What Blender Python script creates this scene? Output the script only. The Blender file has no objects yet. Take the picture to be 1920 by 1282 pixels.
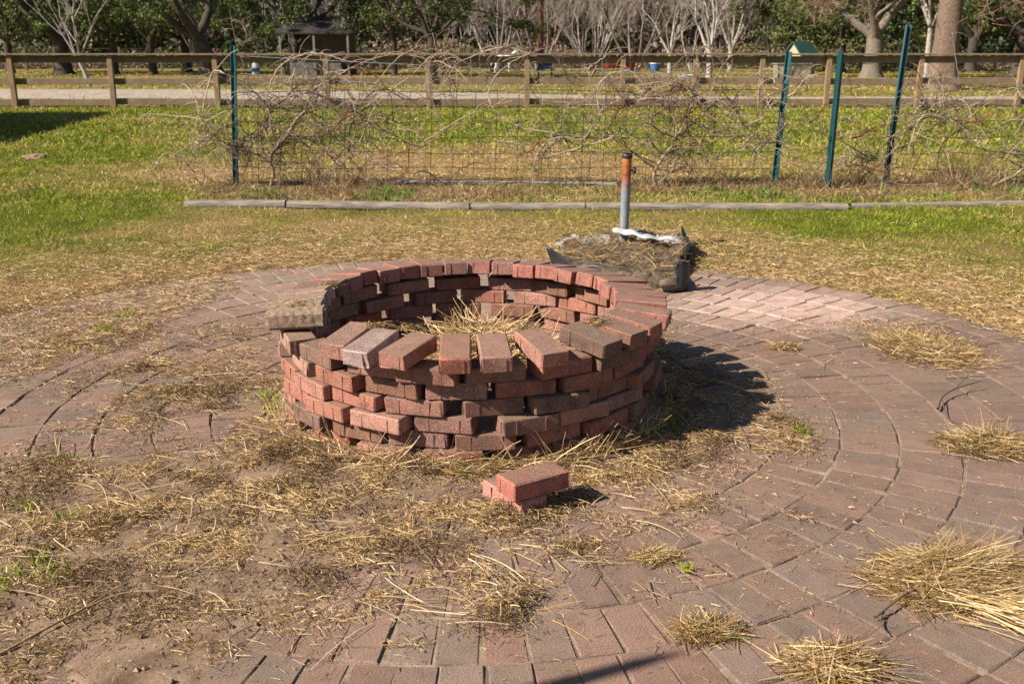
import bpy, bmesh, math, random
import numpy as np
from mathutils import Vector, Matrix, Euler, noise as mnoise

R = math.radians
scene = bpy.context.scene
col = scene.collection

# ------------------------------------------------------------------ camera
CAM_H, PITCH, FPX = 1.3523, 0.2835, 1896.8
cam_d = bpy.data.cameras.new('camera')
cam = bpy.data.objects.new('camera', cam_d)
col.objects.link(cam)
cam.location = (0, 0, CAM_H)
cam.rotation_euler = (math.pi / 2 - PITCH, 0, 0)
cam_d.sensor_width = 36.0
cam_d.lens = 36.0 * FPX / 1920
cam_d.clip_start = 0.05
cam_d.clip_end = 3000
cam_d.dof.use_dof = True
cam_d.dof.focus_distance = 3.7
cam_d.dof.aperture_fstop = 8.0
scene.camera = cam

# ------------------------------------------------------------------ light
SUN_TO = Vector((-1.15, -0.50, 1.0)).normalized()          # towards the sun
world = bpy.data.worlds.new('World')
scene.world = world
world.use_nodes = True
wn = world.node_tree
bg = wn.nodes['Background']
sky = wn.nodes.new('ShaderNodeTexSky')
sky.sky_type = 'NISHITA'
sky.sun_disc = False
sky.sun_elevation = math.asin(SUN_TO.z)
sky.sun_rotation = math.atan2(SUN_TO.x, SUN_TO.y)
sky.air_density = 1.0
sky.dust_density = 0.6
wn.links.new(sky.outputs[0], bg.inputs[0])
bg.inputs[1].default_value = 0.05
sun_d = bpy.data.lights.new('sun', 'SUN')
sun = bpy.data.objects.new('sun', sun_d)
col.objects.link(sun)
sun_d.energy = 5.0
sun_d.angle = R(0.5)
sun_d.color = (1.0, 0.92, 0.79)
sun.rotation_euler = SUN_TO.to_track_quat('Z', 'Y').to_euler()
sun.location = (-10, -5, 12)
scene.view_settings.view_transform = 'Standard'
scene.view_settings.look = 'None'
scene.view_settings.exposure = 1.1
scene.view_settings.gamma = 1.0

# ------------------------------------------------------------------ pixel <-> place
def G(px, py, z=0.0):
    """the point at height z that the photograph shows at (px, py) of 1920 x 1282"""
    u = (px - 960) / FPX; v = (py - 641) / FPX
    c, s = math.cos(PITCH), math.sin(PITCH)
    d = (u, c - v * s, -s - v * c)
    t = (z - CAM_H) / d[2]
    return (d[0] * t, d[1] * t)

def GC(px, py, cap=None):
    """like G, but never beyond the far side of the field"""
    x, y = G(px, py)
    cap = cap or 59 + (px * 7) % 5
    return (x, y) if y < cap else (x * cap / y, cap)

def PL(px, py, Y):
    """the point on the upright plane y = Y seen at (px, py)"""
    u = (px - 960) / FPX; v = (py - 641) / FPX
    c, s = math.cos(PITCH), math.sin(PITCH)
    t = Y / (c - v * s)
    return Vector((u * t, Y, CAM_H + (-s - v * c) * t))

def PX(P):
    P = np.asarray(P, float)
    c, s = math.cos(PITCH), math.sin(PITCH)
    x, y, z = P[..., 0], P[..., 1], P[..., 2] - CAM_H
    zc = y * c - z * s
    return 960 + FPX * x / zc, 641 - FPX * (y * s + z * c) / zc, zc

# ------------------------------------------------------------------ noise
_rs = np.random.RandomState(7)
_tab = _rs.rand(256, 256)
def vnoise(x, y):
    xi = np.floor(x).astype(int); yi = np.floor(y).astype(int)
    fx = x - xi; fy = y - yi
    fx = fx * fx * (3 - 2 * fx); fy = fy * fy * (3 - 2 * fy)
    a = _tab[xi & 255, yi & 255]; b = _tab[(xi + 1) & 255, yi & 255]
    c = _tab[xi & 255, (yi + 1) & 255]; d = _tab[(xi + 1) & 255, (yi + 1) & 255]
    return (a * (1 - fx) + b * fx) * (1 - fy) + (c * (1 - fx) + d * fx) * fy
def fbm(x, y, s=1.0, o=4, seed=0.0):
    x = np.asarray(x, float); y = np.asarray(y, float)
    r = 0; a = .5; n = 0
    for i in range(o):
        r = r + a * vnoise(x * s + 17.3 * i + seed, y * s + 9.1 * i + seed * 1.7)
        n += a; a *= .55; s *= 2.03
    return r / n
def sstep(a, b, x):
    t = np.clip((x - a) / (b - a), 0, 1)
    return t * t * (3 - 2 * t)

# ------------------------------------------------------------------ objects
def tag(o, label=None, cat=None, group=None, kind=None):
    if label: o['label'] = label
    if cat: o['category'] = cat
    if group: o['group'] = group
    if kind: o['kind'] = kind
    return o

def link(name, me, mat=None, parent=None, loc=None, rot=None):
    o = bpy.data.objects.new(name, me)
    col.objects.link(o)
    if mat is not None and me is not None and not me.materials:
        me.materials.append(mat)
    if parent is not None: o.parent = parent
    if loc is not None: o.location = loc
    if rot is not None: o.rotation_euler = rot
    return o

def empty(name, loc=(0, 0, 0), rz=0.0):
    o = bpy.data.objects.new(name, None)
    col.objects.link(o); o.location = loc; o.rotation_euler = (0, 0, rz)
    o.empty_display_size = .1
    return o

def npmesh(name, V, F, colors=None, smooth=False):
    """V (n,3), F (m,k) with one k"""
    V = np.ascontiguousarray(V, np.float32); F = np.ascontiguousarray(F, np.int32)
    me = bpy.data.meshes.new(name)
    m, k = F.shape
    me.vertices.add(len(V)); me.vertices.foreach_set('co', V.ravel())
    me.loops.add(m * k); me.loops.foreach_set('vertex_index', F.ravel())
    me.polygons.add(m); me.polygons.foreach_set('loop_start', np.arange(0, m * k, k, dtype=np.int32))
    try: me.polygons.foreach_set('loop_total', np.full(m, k, np.int32))
    except Exception: pass
    me.update(calc_edges=True)
    if smooth: me.shade_smooth()
    else: me.shade_flat()
    if colors is not None:
        C = np.ones((len(V), 4), np.float32); C[:, :np.shape(colors)[1]] = colors
        at = me.attributes.new('tint', 'FLOAT_COLOR', 'POINT')
        at.data.foreach_set('color', C.ravel())
    return me

class Geo:
    """collects quads of several pieces of ONE object"""
    def __init__(s): s.V = []; s.F = []; s.C = []; s.n = 0
    def add(s, V, F, c=None):
        V = np.asarray(V, float); F = np.asarray(F, int)
        s.V.append(V); s.F.append(F + s.n); s.n += len(V)
        s.C.append(np.broadcast_to(np.asarray((1, 1, 1) if c is None else c, float), (len(V), 3)))
    def tube(s, pts, rad, sides=5, c=None, cap=True):
        V, F = tube(pts, rad, sides)
        s.add(V, F, c)
        if cap:
            n = len(V)
            for ring in (range(sides), range(n - sides, n)):
                ring = list(ring)
                ce = V[ring].mean(0)
                b = len(V) 
                q = []
                base = s.n
                s.V.append(np.vstack([V[ring], ce[None]])); s.n += sides + 1
                s.C.append(np.broadcast_to(np.asarray((1, 1, 1) if c is None else c, float), (sides + 1, 3)))
                for i in range(0, sides, 1):
                    q.append((base + i, base + (i + 1) % sides, base + sides, base + sides))
                s.F.append(np.array(q))
    def box(s, x0, x1, y0, y1, z0, z1, c=None, M=None):
        V = np.array([(x, y, z) for x in (x0, x1) for y in (y0, y1) for z in (z0, z1)], float)
        if M is not None: V = np.array([tuple(M @ Vector(v)) for v in V])
        s.add(V, BOXF, c)
    def mesh(s, name, smooth=False):
        F = np.vstack(s.F)
        me = npmesh(name, np.vstack(s.V), F, np.vstack(s.C), smooth)
        me.validate()
        return me
BOXF = [(0, 1, 3, 2), (4, 6, 7, 5), (0, 4, 5, 1), (2, 3, 7, 6), (0, 2, 6, 4), (1, 5, 7, 3)]

def tube(pts, rad, sides=5):
    P = np.asarray([tuple(p) for p in pts], float); n = len(P)
    rad = np.broadcast_to(np.asarray(rad, float), (n,))
    T = np.gradient(P, axis=0); T /= np.linalg.norm(T, axis=1)[:, None] + 1e-12
    ref = np.array([0, 0, 1.0]) if abs(T[:, 2]).mean() < .8 else np.array([1.0, 0, 0])
    A = np.cross(T, ref); A /= np.linalg.norm(A, axis=1)[:, None] + 1e-12
    B = np.cross(T, A)
    an = np.arange(sides) * 2 * math.pi / sides
    V = (P[:, None] + rad[:, None, None] * (np.cos(an)[None, :, None] * A[:, None] + np.sin(an)[None, :, None] * B[:, None])).reshape(-1, 3)
    i = np.arange(n - 1)[:, None] * sides; j = np.arange(sides)[None]; j2 = (j + 1) % sides
    F = np.stack([i + j, i + j2, i + sides + j2, i + sides + j], -1).reshape(-1, 4)
    return V, F

def strands(name, base, direc, L, W, colr, bend=None, seg=3, sides=2, taper=1.0, rs=None):
    """many blades or stems in ONE mesh; base (N,3), direc (N,3) unit, L,W (N,), colr (N,3)"""
    rs = rs or np.random.RandomState(1)
    N = len(base)
    if N == 0: base = np.zeros((1, 3)); 
    t = np.linspace(0, 1, seg + 1)
    if bend is None: bend = np.zeros((N, 3))
    P = base[:, None] + direc[:, None] * (L[:, None, None] * t[None, :, None]) + bend[:, None] * (t[None, :, None] ** 2)
    rnd = rs.randn(N, 3)
    S = np.cross(direc, rnd); S /= np.linalg.norm(S, axis=1)[:, None] + 1e-9
    w = W[:, None] * (1 - taper * t[None] ** 1.5 * .92) * .5
    if sides == 2:
        V = np.stack([P - S[:, None] * w[..., None], P + S[:, None] * w[..., None]], 2)
        k = 2
        i = np.arange(seg)
        F1 = np.stack([2 * i, 2 * i + 1, 2 * i + 3, 2 * i + 2], -1)
    else:
        U = np.cross(direc, S)
        V = np.stack([P + (math.cos(a) * S[:, None] + math.sin(a) * U[:, None]) * w[..., None] for a in (0, 2.094, 4.189)], 2)
        k = 3
        F1 = np.array([(3 * i + a, 3 * i + (a + 1) % 3, 3 * i + 3 + (a + 1) % 3, 3 * i + 3 + a) for i in range(seg) for a in range(3)])
    per = (seg + 1) * k
    F = (F1[None] + (np.arange(N) * per)[:, None, None]).reshape(-1, 4)
    C = np.repeat(colr, per, axis=0)
    return npmesh(name, V.reshape(-1, 3), F, C)

# ------------------------------------------------------------------ materials
def new_mat(name):
    m = bpy.data.materials.new(name); m.use_nodes = True
    nt = m.node_tree; b = nt.nodes['Principled BSDF']
    return m, nt, b
def N(nt, t, **kw):
    n = nt.nodes.new(t)
    for k, v in kw.items():
        if k.startswith('i_'):
            key = k[2:]
            n.inputs[int(key) if key.isdigit() else key.replace('_', ' ')].default_value = v
        else: setattr(n, k, v)
    return n
def noise(nt, vec, scale, detail=4, rough=.6):
    n = N(nt, 'ShaderNodeTexNoise'); n.inputs['Scale'].default_value = scale
    n.inputs['Detail'].default_value = detail; n.inputs['Roughness'].default_value = rough
    nt.links.new(vec, n.inputs['Vector']); return n.outputs[0]
def ramp(nt, fac, stops):
    n = N(nt, 'ShaderNodeValToRGB'); e = n.color_ramp.elements
    while len(e) < len(stops): e.new(.5)
    for i, (p, c) in enumerate(stops):
        e[i].position = p; e[i].color = tuple(c) + (1,) if len(c) == 3 else c
    nt.links.new(fac, n.inputs[0]); return n.outputs[0]
def mix(nt, fac, a, b, mode='MIX'):
    n = N(nt, 'ShaderNodeMix'); n.data_type = 'RGBA'; n.blend_type = mode
    for s, v in ((n.inputs[0], fac), (n.inputs[6], a), (n.inputs[7], b)):
        if hasattr(v, 'is_linked') or hasattr(v, 'links'): nt.links.new(v, s)
        elif isinstance(v, (int, float)): s.default_value = v
        else: s.default_value = tuple(v) + (1,)
    return n.outputs[2]
def math_(nt, op, a, b=0.0, clamp=False):
    n = N(nt, 'ShaderNodeMath'); n.operation = op; n.use_clamp = clamp
    for s, v in ((n.inputs[0], a), (n.inputs[1], b)):
        if isinstance(v, (int, float)): s.default_value = v
        else: nt.links.new(v, s)
    return n.outputs[0]
def bump(nt, b, h, strength=.5, dist=.01):
    n = N(nt, 'ShaderNodeBump'); n.inputs['Strength'].default_value = strength
    n.inputs['Distance'].default_value = dist
    nt.links.new(h, n.inputs['Height']); nt.links.new(n.outputs[0], b.inputs['Normal'])
def obj_vec(nt): return N(nt, 'ShaderNodeTexCoord').outputs['Object']
def pos_vec(nt): return N(nt, 'ShaderNodeNewGeometry').outputs['Position']

def plain(name, c, rough=.7, metal=0.0, spec=.4, var=.25, scale=30, bstr=.2, bdist=.002, c2=None):
    m, nt, b = new_mat(name)
    v = obj_vec(nt)
    n = noise(nt, v, scale)
    c2 = c2 or tuple(x * (1 - var) for x in c)
    out = ramp(nt, n, [(.35, c2), (.65, c)])
    nt.links.new(out, b.inputs['Base Color'])
    b.inputs['Roughness'].default_value = rough; b.inputs['Metallic'].default_value = metal
    b.inputs['Specular IOR Level'].default_value = spec
    bump(nt, b, noise(nt, v, scale * 3), bstr, bdist)
    return m

def tint_mat(name, rough=.75, spec=.25, var=0.0, scale=200, trans=0.0, bstr=0, bdist=.001, bscale=150):
    """base colour from the per-piece 'tint' attribute"""
    m, nt, b = new_mat(name)
    a = N(nt, 'ShaderNodeAttribute', attribute_name='tint').outputs['Color']
    if var > 0:
        n = noise(nt, pos_vec(nt), scale, 3)
        a = mix(nt, 1.0, a, ramp(nt, n, [(.3, (1 - var,) * 3), (.7, (1 + var * .4,) * 3)]), 'MULTIPLY')
    nt.links.new(a, b.inputs['Base Color'])
    b.inputs['Roughness'].default_value = rough
    b.inputs['Specular IOR Level'].default_value = spec
    if bstr: bump(nt, b, noise(nt, pos_vec(nt), bscale), bstr, bdist)
    if trans:
        tr = N(nt, 'ShaderNodeBsdfTranslucent'); nt.links.new(a, tr.inputs[0])
        ms = N(nt, 'ShaderNodeMixShader'); ms.inputs[0].default_value = trans
        nt.links.new(b.outputs[0], ms.inputs[1]); nt.links.new(tr.outputs[0], ms.inputs[2])
        nt.links.new(ms.outputs[0], nt.nodes['Material Output'].inputs[0])
    return m

def masonry(name, attr=False, dust_c=(.27, .185, .125), dust=.75, grain=240, speck=.5):
    """fired concrete paver: mottled body, fine grain, soil settled on upward faces"""
    m, nt, b = new_mat(name)
    if attr:
        an_ = N(nt, 'ShaderNodeAttribute', attribute_name='tint'); base = an_.outputs['Color']; amt = an_.outputs['Alpha']
        vec = pos_vec(nt)
        rnd = .5
    else:
        oi = N(nt, 'ShaderNodeObjectInfo'); base = oi.outputs['Color']; amt = oi.outputs['Alpha']; rnd = oi.outputs['Random']
        vm = N(nt, 'ShaderNodeVectorMath'); vm.operation = 'ADD'
        cb = N(nt, 'ShaderNodeCombineXYZ'); sc = math_(nt, 'MULTIPLY', rnd, 40.0)
        nt.links.new(sc, cb.inputs[0]); nt.links.new(sc, cb.inputs[1])
        nt.links.new(obj_vec(nt), vm.inputs[0]); nt.links.new(cb.outputs[0], vm.inputs[1])
        vec = vm.outputs[0]
    big = noise(nt, vec, 14, 4, .6)
    c = mix(nt, 1.0, base, ramp(nt, big, [(.3, (.70, .66, .66)), (.5, (1, 1, 1)), (.75, (1.28, 1.14, 1.1))]), 'MULTIPLY')
    fine = noise(nt, vec, grain, 2, .7)
    c = mix(nt, speck, c, ramp(nt, fine, [(.32, (.42, .42, .45)), (.5, (1, 1, 1)), (.68, (1.7, 1.65, 1.6))]), 'MULTIPLY')
    # soil on upward faces
    geo = N(nt, 'ShaderNodeNewGeometry')
    sx = N(nt, 'ShaderNodeSeparateXYZ'); nt.links.new(geo.outputs['Normal'], sx.inputs[0])
    up = N(nt, 'ShaderNodeMapRange'); up.inputs[1].default_value = .6; up.inputs[2].default_value = .95
    nt.links.new(sx.outputs[2], up.inputs[0])
    dn = noise(nt, vec, 22, 5, .7)
    dm = ramp(nt, dn, [(.34, (.5,) * 3), (.6, (1,) * 3)])
    f = math_(nt, 'MULTIPLY', up.outputs[0], dm)
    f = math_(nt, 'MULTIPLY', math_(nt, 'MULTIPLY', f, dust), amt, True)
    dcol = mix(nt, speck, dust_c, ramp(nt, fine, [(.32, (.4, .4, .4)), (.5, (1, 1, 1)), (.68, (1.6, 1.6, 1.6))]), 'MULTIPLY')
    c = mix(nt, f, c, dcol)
    # pale mineral bloom, a little of it
    bl = noise(nt, vec, 9, 5, .7)
    bf = ramp(nt, bl, [(.66, (0, 0, 0)), (.8, (.3, .3, .3))])
    c = mix(nt, bf, c, (.42, .34, .30))
    nt.links.new(c, b.inputs['Base Color'])
    b.inputs['Roughness'].default_value = .88
    b.inputs['Specular IOR Level'].default_value = .25
    h = math_(nt, 'ADD', math_(nt, 'MULTIPLY', fine, .8), math_(nt, 'MULTIPLY', noise(nt, vec, 90, 3), .8))
    bump(nt, b, h, .55, .0022)
    return m

M_brick = masonry('brick_body', dust=.85, dust_c=(.16, .105, .075), speck=.95)
M_paver = masonry('paver_body', dust=.62, dust_c=(.20, .135, .092), speck=.75)
M_paver_t = masonry('paver_body_far', attr=True, dust=.62, dust_c=(.20, .135, .092), speck=.75)

def m_rough():
    m, nt, b = new_mat('mud_caked_concrete')
    v = obj_vec(nt)
    n = noise(nt, v, 45, 6, .7)
    c = ramp(nt, n, [(.3, (.12, .078, .05)), (.48, (.25, .17, .115)), (.68, (.36, .26, .18))])
    nt.links.new(c, b.inputs['Base Color']); b.inputs['Roughness'].default_value = .95
    bump(nt, b, math_(nt, 'ADD', n, noise(nt, v, 160, 4, .7)), 1.0, .006)
    return m
M_rough = m_rough()
M_straw = tint_mat('dry_straw', .62, .35, .2, 60, trans=.18)
M_grass = tint_mat('grass_blade', .6, .3, trans=.28)
M_leaf = tint_mat('leaf', .55, .35, trans=.2)
M_bark = tint_mat('bark', .9, .15, .45, 14, bstr=.8, bdist=.02, bscale=18)
M_vine = tint_mat('vine_bark', .85, .2, .35, 60, bstr=.5, bdist=.003, bscale=120)

def m_soil(name, c1, c2, c3, s=9.0):
    m, nt, b = new_mat(name)
    v = pos_vec(nt)
    n = noise(nt, v, s, 6, .62); n2 = noise(nt, v, s * 14, 5, .72)
    c = ramp(nt, n, [(.32, c1), (.5, c2), (.7, c3)])
    c = mix(nt, .75, c, ramp(nt, n2, [(.3, (.55, .52, .5)), (.5, (1, 1, 1)), (.75, (1.35, 1.3, 1.25))]), 'MULTIPLY')
    nt.links.new(c, b.inputs['Base Color']); b.inputs['Roughness'].default_value = .97
    b.inputs['Specular IOR Level'].default_value = .1
    bump(nt, b, math_(nt, 'ADD', n2, noise(nt, v, s * 45, 4, .7)), .8, .006)
    return m
M_soil = m_soil('loose_soil', (.14, .09, .058), (.235, .158, .105), (.33, .23, .16))
M_sand = m_soil('joint_sand', (.09, .065, .045), (.24, .175, .12), (.38, .30, .22), 6)
M_ash = m_soil('pit_soil', (.05, .04, .03), (.12, .09, .065), (.2, .15, .1))

def m_ground():
    m, nt, b = new_mat('lawn_ground')
    a = N(nt, 'ShaderNodeAttribute', attribute_name='tint').outputs['Color']
    v = pos_vec(nt)
    n = noise(nt, v, 2.2, 8, .72); n2 = noise(nt, v, 35, 6, .75)
    c = mix(nt, .8, a, ramp(nt, n, [(.3, (.72, .72, .7)), (.5, (1, 1, 1)), (.72, (1.25, 1.18, 1.1))]), 'MULTIPLY')
    c = mix(nt, .85, c, ramp(nt, n2, [(.3, (.45, .45, .42)), (.5, (1, 1, 1)), (.72, (1.4, 1.35, 1.3))]), 'MULTIPLY')
    nt.links.new(c, b.inputs['Base Color']); b.inputs['Roughness'].default_value = 1
    b.inputs['Specular IOR Level'].default_value = .05
    bump(nt, b, n2, 1.0, .03)
    return m
M_ground = m_ground()

def m_wood(name, c1, c2, axis='X', scale=6, stretch=14):
    m, nt, b = new_mat(name)
    mp = N(nt, 'ShaderNodeMapping'); nt.links.new(obj_vec(nt), mp.inputs[0])
    sc = [stretch] * 3; sc['XYZ'.index(axis)] = 1.0; mp.inputs['Scale'].default_value = sc
    n = noise(nt, mp.outputs[0], scale, 6, .65)
    n2 = noise(nt, obj_vec(nt), 3.0, 3)
    c = ramp(nt, n, [(.3, c1), (.7, c2)])
    c = mix(nt, .6, c, ramp(nt, n2, [(.35, (.72, .7, .68)), (.65, (1.15, 1.12, 1.08))]), 'MULTIPLY')
    nt.links.new(c, b.inputs['Base Color']); b.inputs['Roughness'].default_value = .85
    b.inputs['Specular IOR Level'].default_value = .2
    bump(nt, b, n, .6, .006)
    return m
M_wood_post = m_wood('weathered_post', (.16, .10, .055), (.34, .235, .14), 'Z')
M_wood_rail = m_wood('weathered_rail', (.13, .09, .06), (.27, .195, .13), 'X')
M_timber = m_wood('grey_timber', (.09, .072, .058), (.31, .27, .23), 'X', 7, 10)

# ------------------------------------------------------------------ layout numbers
PCX, PCY = -0.16, 3.8229            # paving centre
PITX, PITY = -0.16, 3.86            # fire pit centre
LB = 0.2017                         # ring spacing of the paving
RK = 1.4086
PATIO_R = RK + 7 * LB

STRAW = np.array([(.52, .355, .165), (.38, .245, .105), (.60, .44, .24), (.27, .155, .06), (.44, .285, .10), (.62, .47, .29), (.19, .105, .05)])
GREEN = np.array([(.21, .25, .016), (.15, .19, .012), (.29, .29, .025), (.10, .14, .012), (.37, .33, .035)])

def dryness(x, y):
    """0 = green lawn, 1 = dead straw"""
    x = np.asarray(x, float); y = np.asarray(y, float)
    r = np.hypot(x - PCX, y - PCY)
    n = fbm(x, y, .9, 4, 3.0); n2 = fbm(x, y, 3.3, 3, 8.0)
    base = np.full(x.shape, .62)
    # green lawn behind the wire fence, tan strip just behind it
    base = base - .12 * sstep(6.9, 7.6, y) * (y < 8.8)
    base = np.where(y > 10.6, .80 - .45 * sstep(11.2, 14.0, y), base)
    base = base - .25 * sstep(14, 16, y) * (1 - sstep(22, 26, y))
    base = base + .20 * sstep(25, 40, y)
    # left lawn is greener, all the way down
    lf = sstep(-2.6, -4.2, x + (y - 9) * .12)
    base = base - .62 * lf * sstep(6.0, 7.4, y) * (1 - sstep(13.5, 15, y))
    # tan tongue on the left between the green areas
    base = base + .35 * np.exp(-((x + 3.4) / 1.6) ** 2 - ((y - 11.3) / 1.4) ** 2)
    # right lawn
    base = base - .30 * sstep(1.5, 2.4, x) * (y < 9.6) * sstep(5.9, 6.8, y)
    base = base - .25 * sstep(1.2, 3.0, x) * sstep(10.6, 11.5, y) * (y < 15)
    # tan oval seen through the wires
    base = base + .38 * np.exp(-((x + .55) / 1.5) ** 2 - ((y - 13.4) / 1.0) ** 2)
    # dead straw raked round the paving
    base = base + .55 * (1 - sstep(2.9, 3.6, r))
    return np.clip(base + (n - .5) * 1.3 + (n2 - .5) * .9, 0, 1)

def lawn_height(x, y):
    r = np.hypot(x - PCX, y - PCY)
    h = (fbm(x, y, .7, 3, 1.0) - .5) * .05 * sstep(2.9, 5, r) + .012
    h = h + (fbm(x, y, 6.0, 3, 5.0) - .5) * .025
    h = np.where(r < PATIO_R + .02, -.06, h * sstep(PATIO_R, PATIO_R + .15, r) + .004)
    far = sstep(13, 17, np.abs(y)) 
    h = h * (1 - far) 
    return h

def grass_colour(d, rs):
    """one colour per blade from dryness"""
    n = len(d)
    dry = rs.rand(n) < d
    c = np.where(dry[:, None], STRAW[rs.randint(0, len(STRAW), n)], GREEN[rs.randint(0, len(GREEN), n)])
    mid = np.array((.36, .29, .055))
    k = np.clip(1 - abs(d - .45) * 2.2, 0, 1)[:, None] * .45
    c = c * (1 - k) + mid * k
    return c * (.65 + .6 * rs.rand(n, 1))

# ================================================================== GROUND
def axis_coords(lo, hi, step, far, g=1.16):
    a = list(np.arange(lo, hi + 1e-6, step)); s = step
    while a[-1] < far: s *= g; a.append(a[-1] + s)
    s = step
    while a[0] > -far: s *= g; a.insert(0, a[0] - s)
    return np.array(a)
xs = axis_coords(-5.5, 5.5, .075, 900); ys = axis_coords(.5, 15, .075, 900)
XX, YY = np.meshgrid(xs, ys, indexing='ij')
ZZ = lawn_height(XX, YY)
d = dryness(XX, YY)
gcol = (1 - d)[..., None] * np.array((.095, .115, .015)) + d[..., None] * np.array((.29, .19, .085))
# brown bed of the vine row
bed = sstep(8.85, 9.1, YY) * (1 - sstep(10.5, 10.8, YY)) * sstep(-3.2, -2.8, XX) 
gcol = gcol * (1 - .6 * bed[..., None]) + np.array((.16, .11, .065)) * .6 * bed[..., None]
nx, ny = len(xs), len(ys)
i = np.arange(nx - 1)[:, None] * ny + np.arange(ny - 1)[None]
F = np.stack([i, i + ny, i + ny + 1, i + 1], -1).reshape(-1, 4)
lawn = link('lawn', npmesh('lawn', np.stack([XX, YY, ZZ], -1).reshape(-1, 3), F, gcol.reshape(-1, 3), True), M_ground)
tag(lawn, 'patchy lawn of green and straw coloured grass around the paving', kind='structure')

# gravel drive beyond the rail fence
def m_gravel():
    m, nt, b = new_mat('pale_gravel')
    v = pos_vec(nt)
    vo = N(nt, 'ShaderNodeTexVoronoi'); vo.inputs['Scale'].default_value = 14; nt.links.new(v, vo.inputs['Vector'])
    n = noise(nt, v, 2.2, 8, .75)
    c = mix(nt, .8, ramp(nt, n, [(.35, (.24, .19, .13)), (.6, (.46, .39, .31))]), ramp(nt, vo.outputs['Distance'], [(0, (1.2, 1.2, 1.2)), (.6, (.55, .52, .5))]), 'MULTIPLY')
    nt.links.new(c, b.inputs['Base Color']); b.inputs['Roughness'].default_value = .95
    bump(nt, b, vo.outputs['Distance'], 1, .03)
    return m
xr = np.linspace(-40, 40, 160)
mid = np.interp(xr, [-40, -14, -9, 0, 4, 8, 14, 40], [32.0, 31.2, 31.0, 29.6, 28.6, 28.2, 28.0, 28.5])
hw = np.interp(xr, [-40, -9, -4, 1, 4, 8, 12, 40], [3.2, 3.2, 2.9, 1.2, .8, .7, 1.3, 1.8]) + (fbm(xr, xr * 0, .8, 3) - .5) * .6
V = np.concatenate([np.stack([xr, mid - hw, xr * 0 + .012], -1), np.stack([xr, mid, xr * 0 + .05], -1), np.stack([xr, mid + hw, xr * 0 + .012], -1)])
n = len(xr); k = np.arange(n - 1)
F = np.concatenate([np.stack([k, k + 1, k + n + 1, k + n], -1), np.stack([k + n, k + n + 1, k + 2 * n + 1, k + 2 * n], -1)])
tag(link('gravel_road', npmesh('gravel_road', V, F, None, True), m_gravel()), 'pale gravel drive running across behind the rail fence', kind='structure')

# ================================================================== PATIO
rnd = random.Random(5)
def block_bm(L, W, H, ch=.004, ribs=True, jit=.0008, r=None):
    r = r or rnd
    bm = bmesh.new()
    bmesh.ops.create_cube(bm, size=1, matrix=Matrix.Translation((0, 0, H / 2)) @ Matrix.Diagonal((L, W, H, 1)))
    bmesh.ops.bevel(bm, geom=list(bm.edges), offset=ch, segments=1, affect='EDGES')
    for v in bm.verts:
        v.co += Vector((r.uniform(-1, 1), r.uniform(-1, 1), r.uniform(-1, 1))) * jit
    if ribs:
        def rib(x, y, sx, sy):
            g = bmesh.ops.create_cube(bm, size=1, matrix=Matrix.Translation((x, y, H / 2 - .001)) @ Matrix.Diagonal((sx, sy, H - .012, 1)))
        for s in (-1, 1):
            for x in (-L * .26, L * .26):
                rib(x, s * W / 2, .006, .0036)
            rib(s * L / 2, W * .27, .0036, .006)
    return bm
def bm_mesh(bm, name):
    me = bpy.data.meshes.new(name); bm.to_mesh(me); bm.free(); return me

def paver_shape(L, W, r):
    """bevelled top, four sides, no underside: vertices and quads"""
    H = .055; c = .0045
    j = lambda: r.uniform(-.0020, .0020)
    V = []
    for z, ins in ((-H, 0), (-c, 0), (0, c)):
        for sx, sy in ((-1, -1), (1, -1), (1, 1), (-1, 1)):
            V.append((sx * (L / 2 - ins) + j(), sy * (W / 2 - ins) + j(), z))
    F = [(8, 9, 10, 11)]
    for b in (0, 4):
        for k in range(4): F.append((b + k, b + (k + 1) % 4, b + 4 + (k + 1) % 4, b + 4 + k))
    return np.array(V), np.array(F)
PT = [(.165, .10, .08), (.15, .095, .077), (.185, .112, .088), (.135, .10, .083), (.16, .108, .09), (.20, .125, .10), (.145, .108, .092), (.175, .097, .075), (.155, .092, .073)]
sand_x = np.linspace(-PATIO_R - .05, PATIO_R + .05, 150)
SX, SY = np.meshgrid(sand_x + PCX, sand_x + PCY, indexing='ij')
SZ = -.0048 + (fbm(SX, SY, 11, 3, 2) - .5) * .006
i = np.arange(149)[:, None] * 150 + np.arange(149)[None]
F = np.stack([i, i + 150, i + 151, i + 1], -1).reshape(-1, 4)
rr = np.hypot(SX - PCX, SY - PCY).ravel()
F = F[(rr[F] < PATIO_R + .04).all(1)]
patio = link('patio', npmesh('patio', np.stack([SX, SY, SZ], -1).reshape(-1, 3), F, None, True), M_sand)
tag(patio, 'round patio of weathered brick pavers laid in rings with sandy joints', kind='structure')

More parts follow.
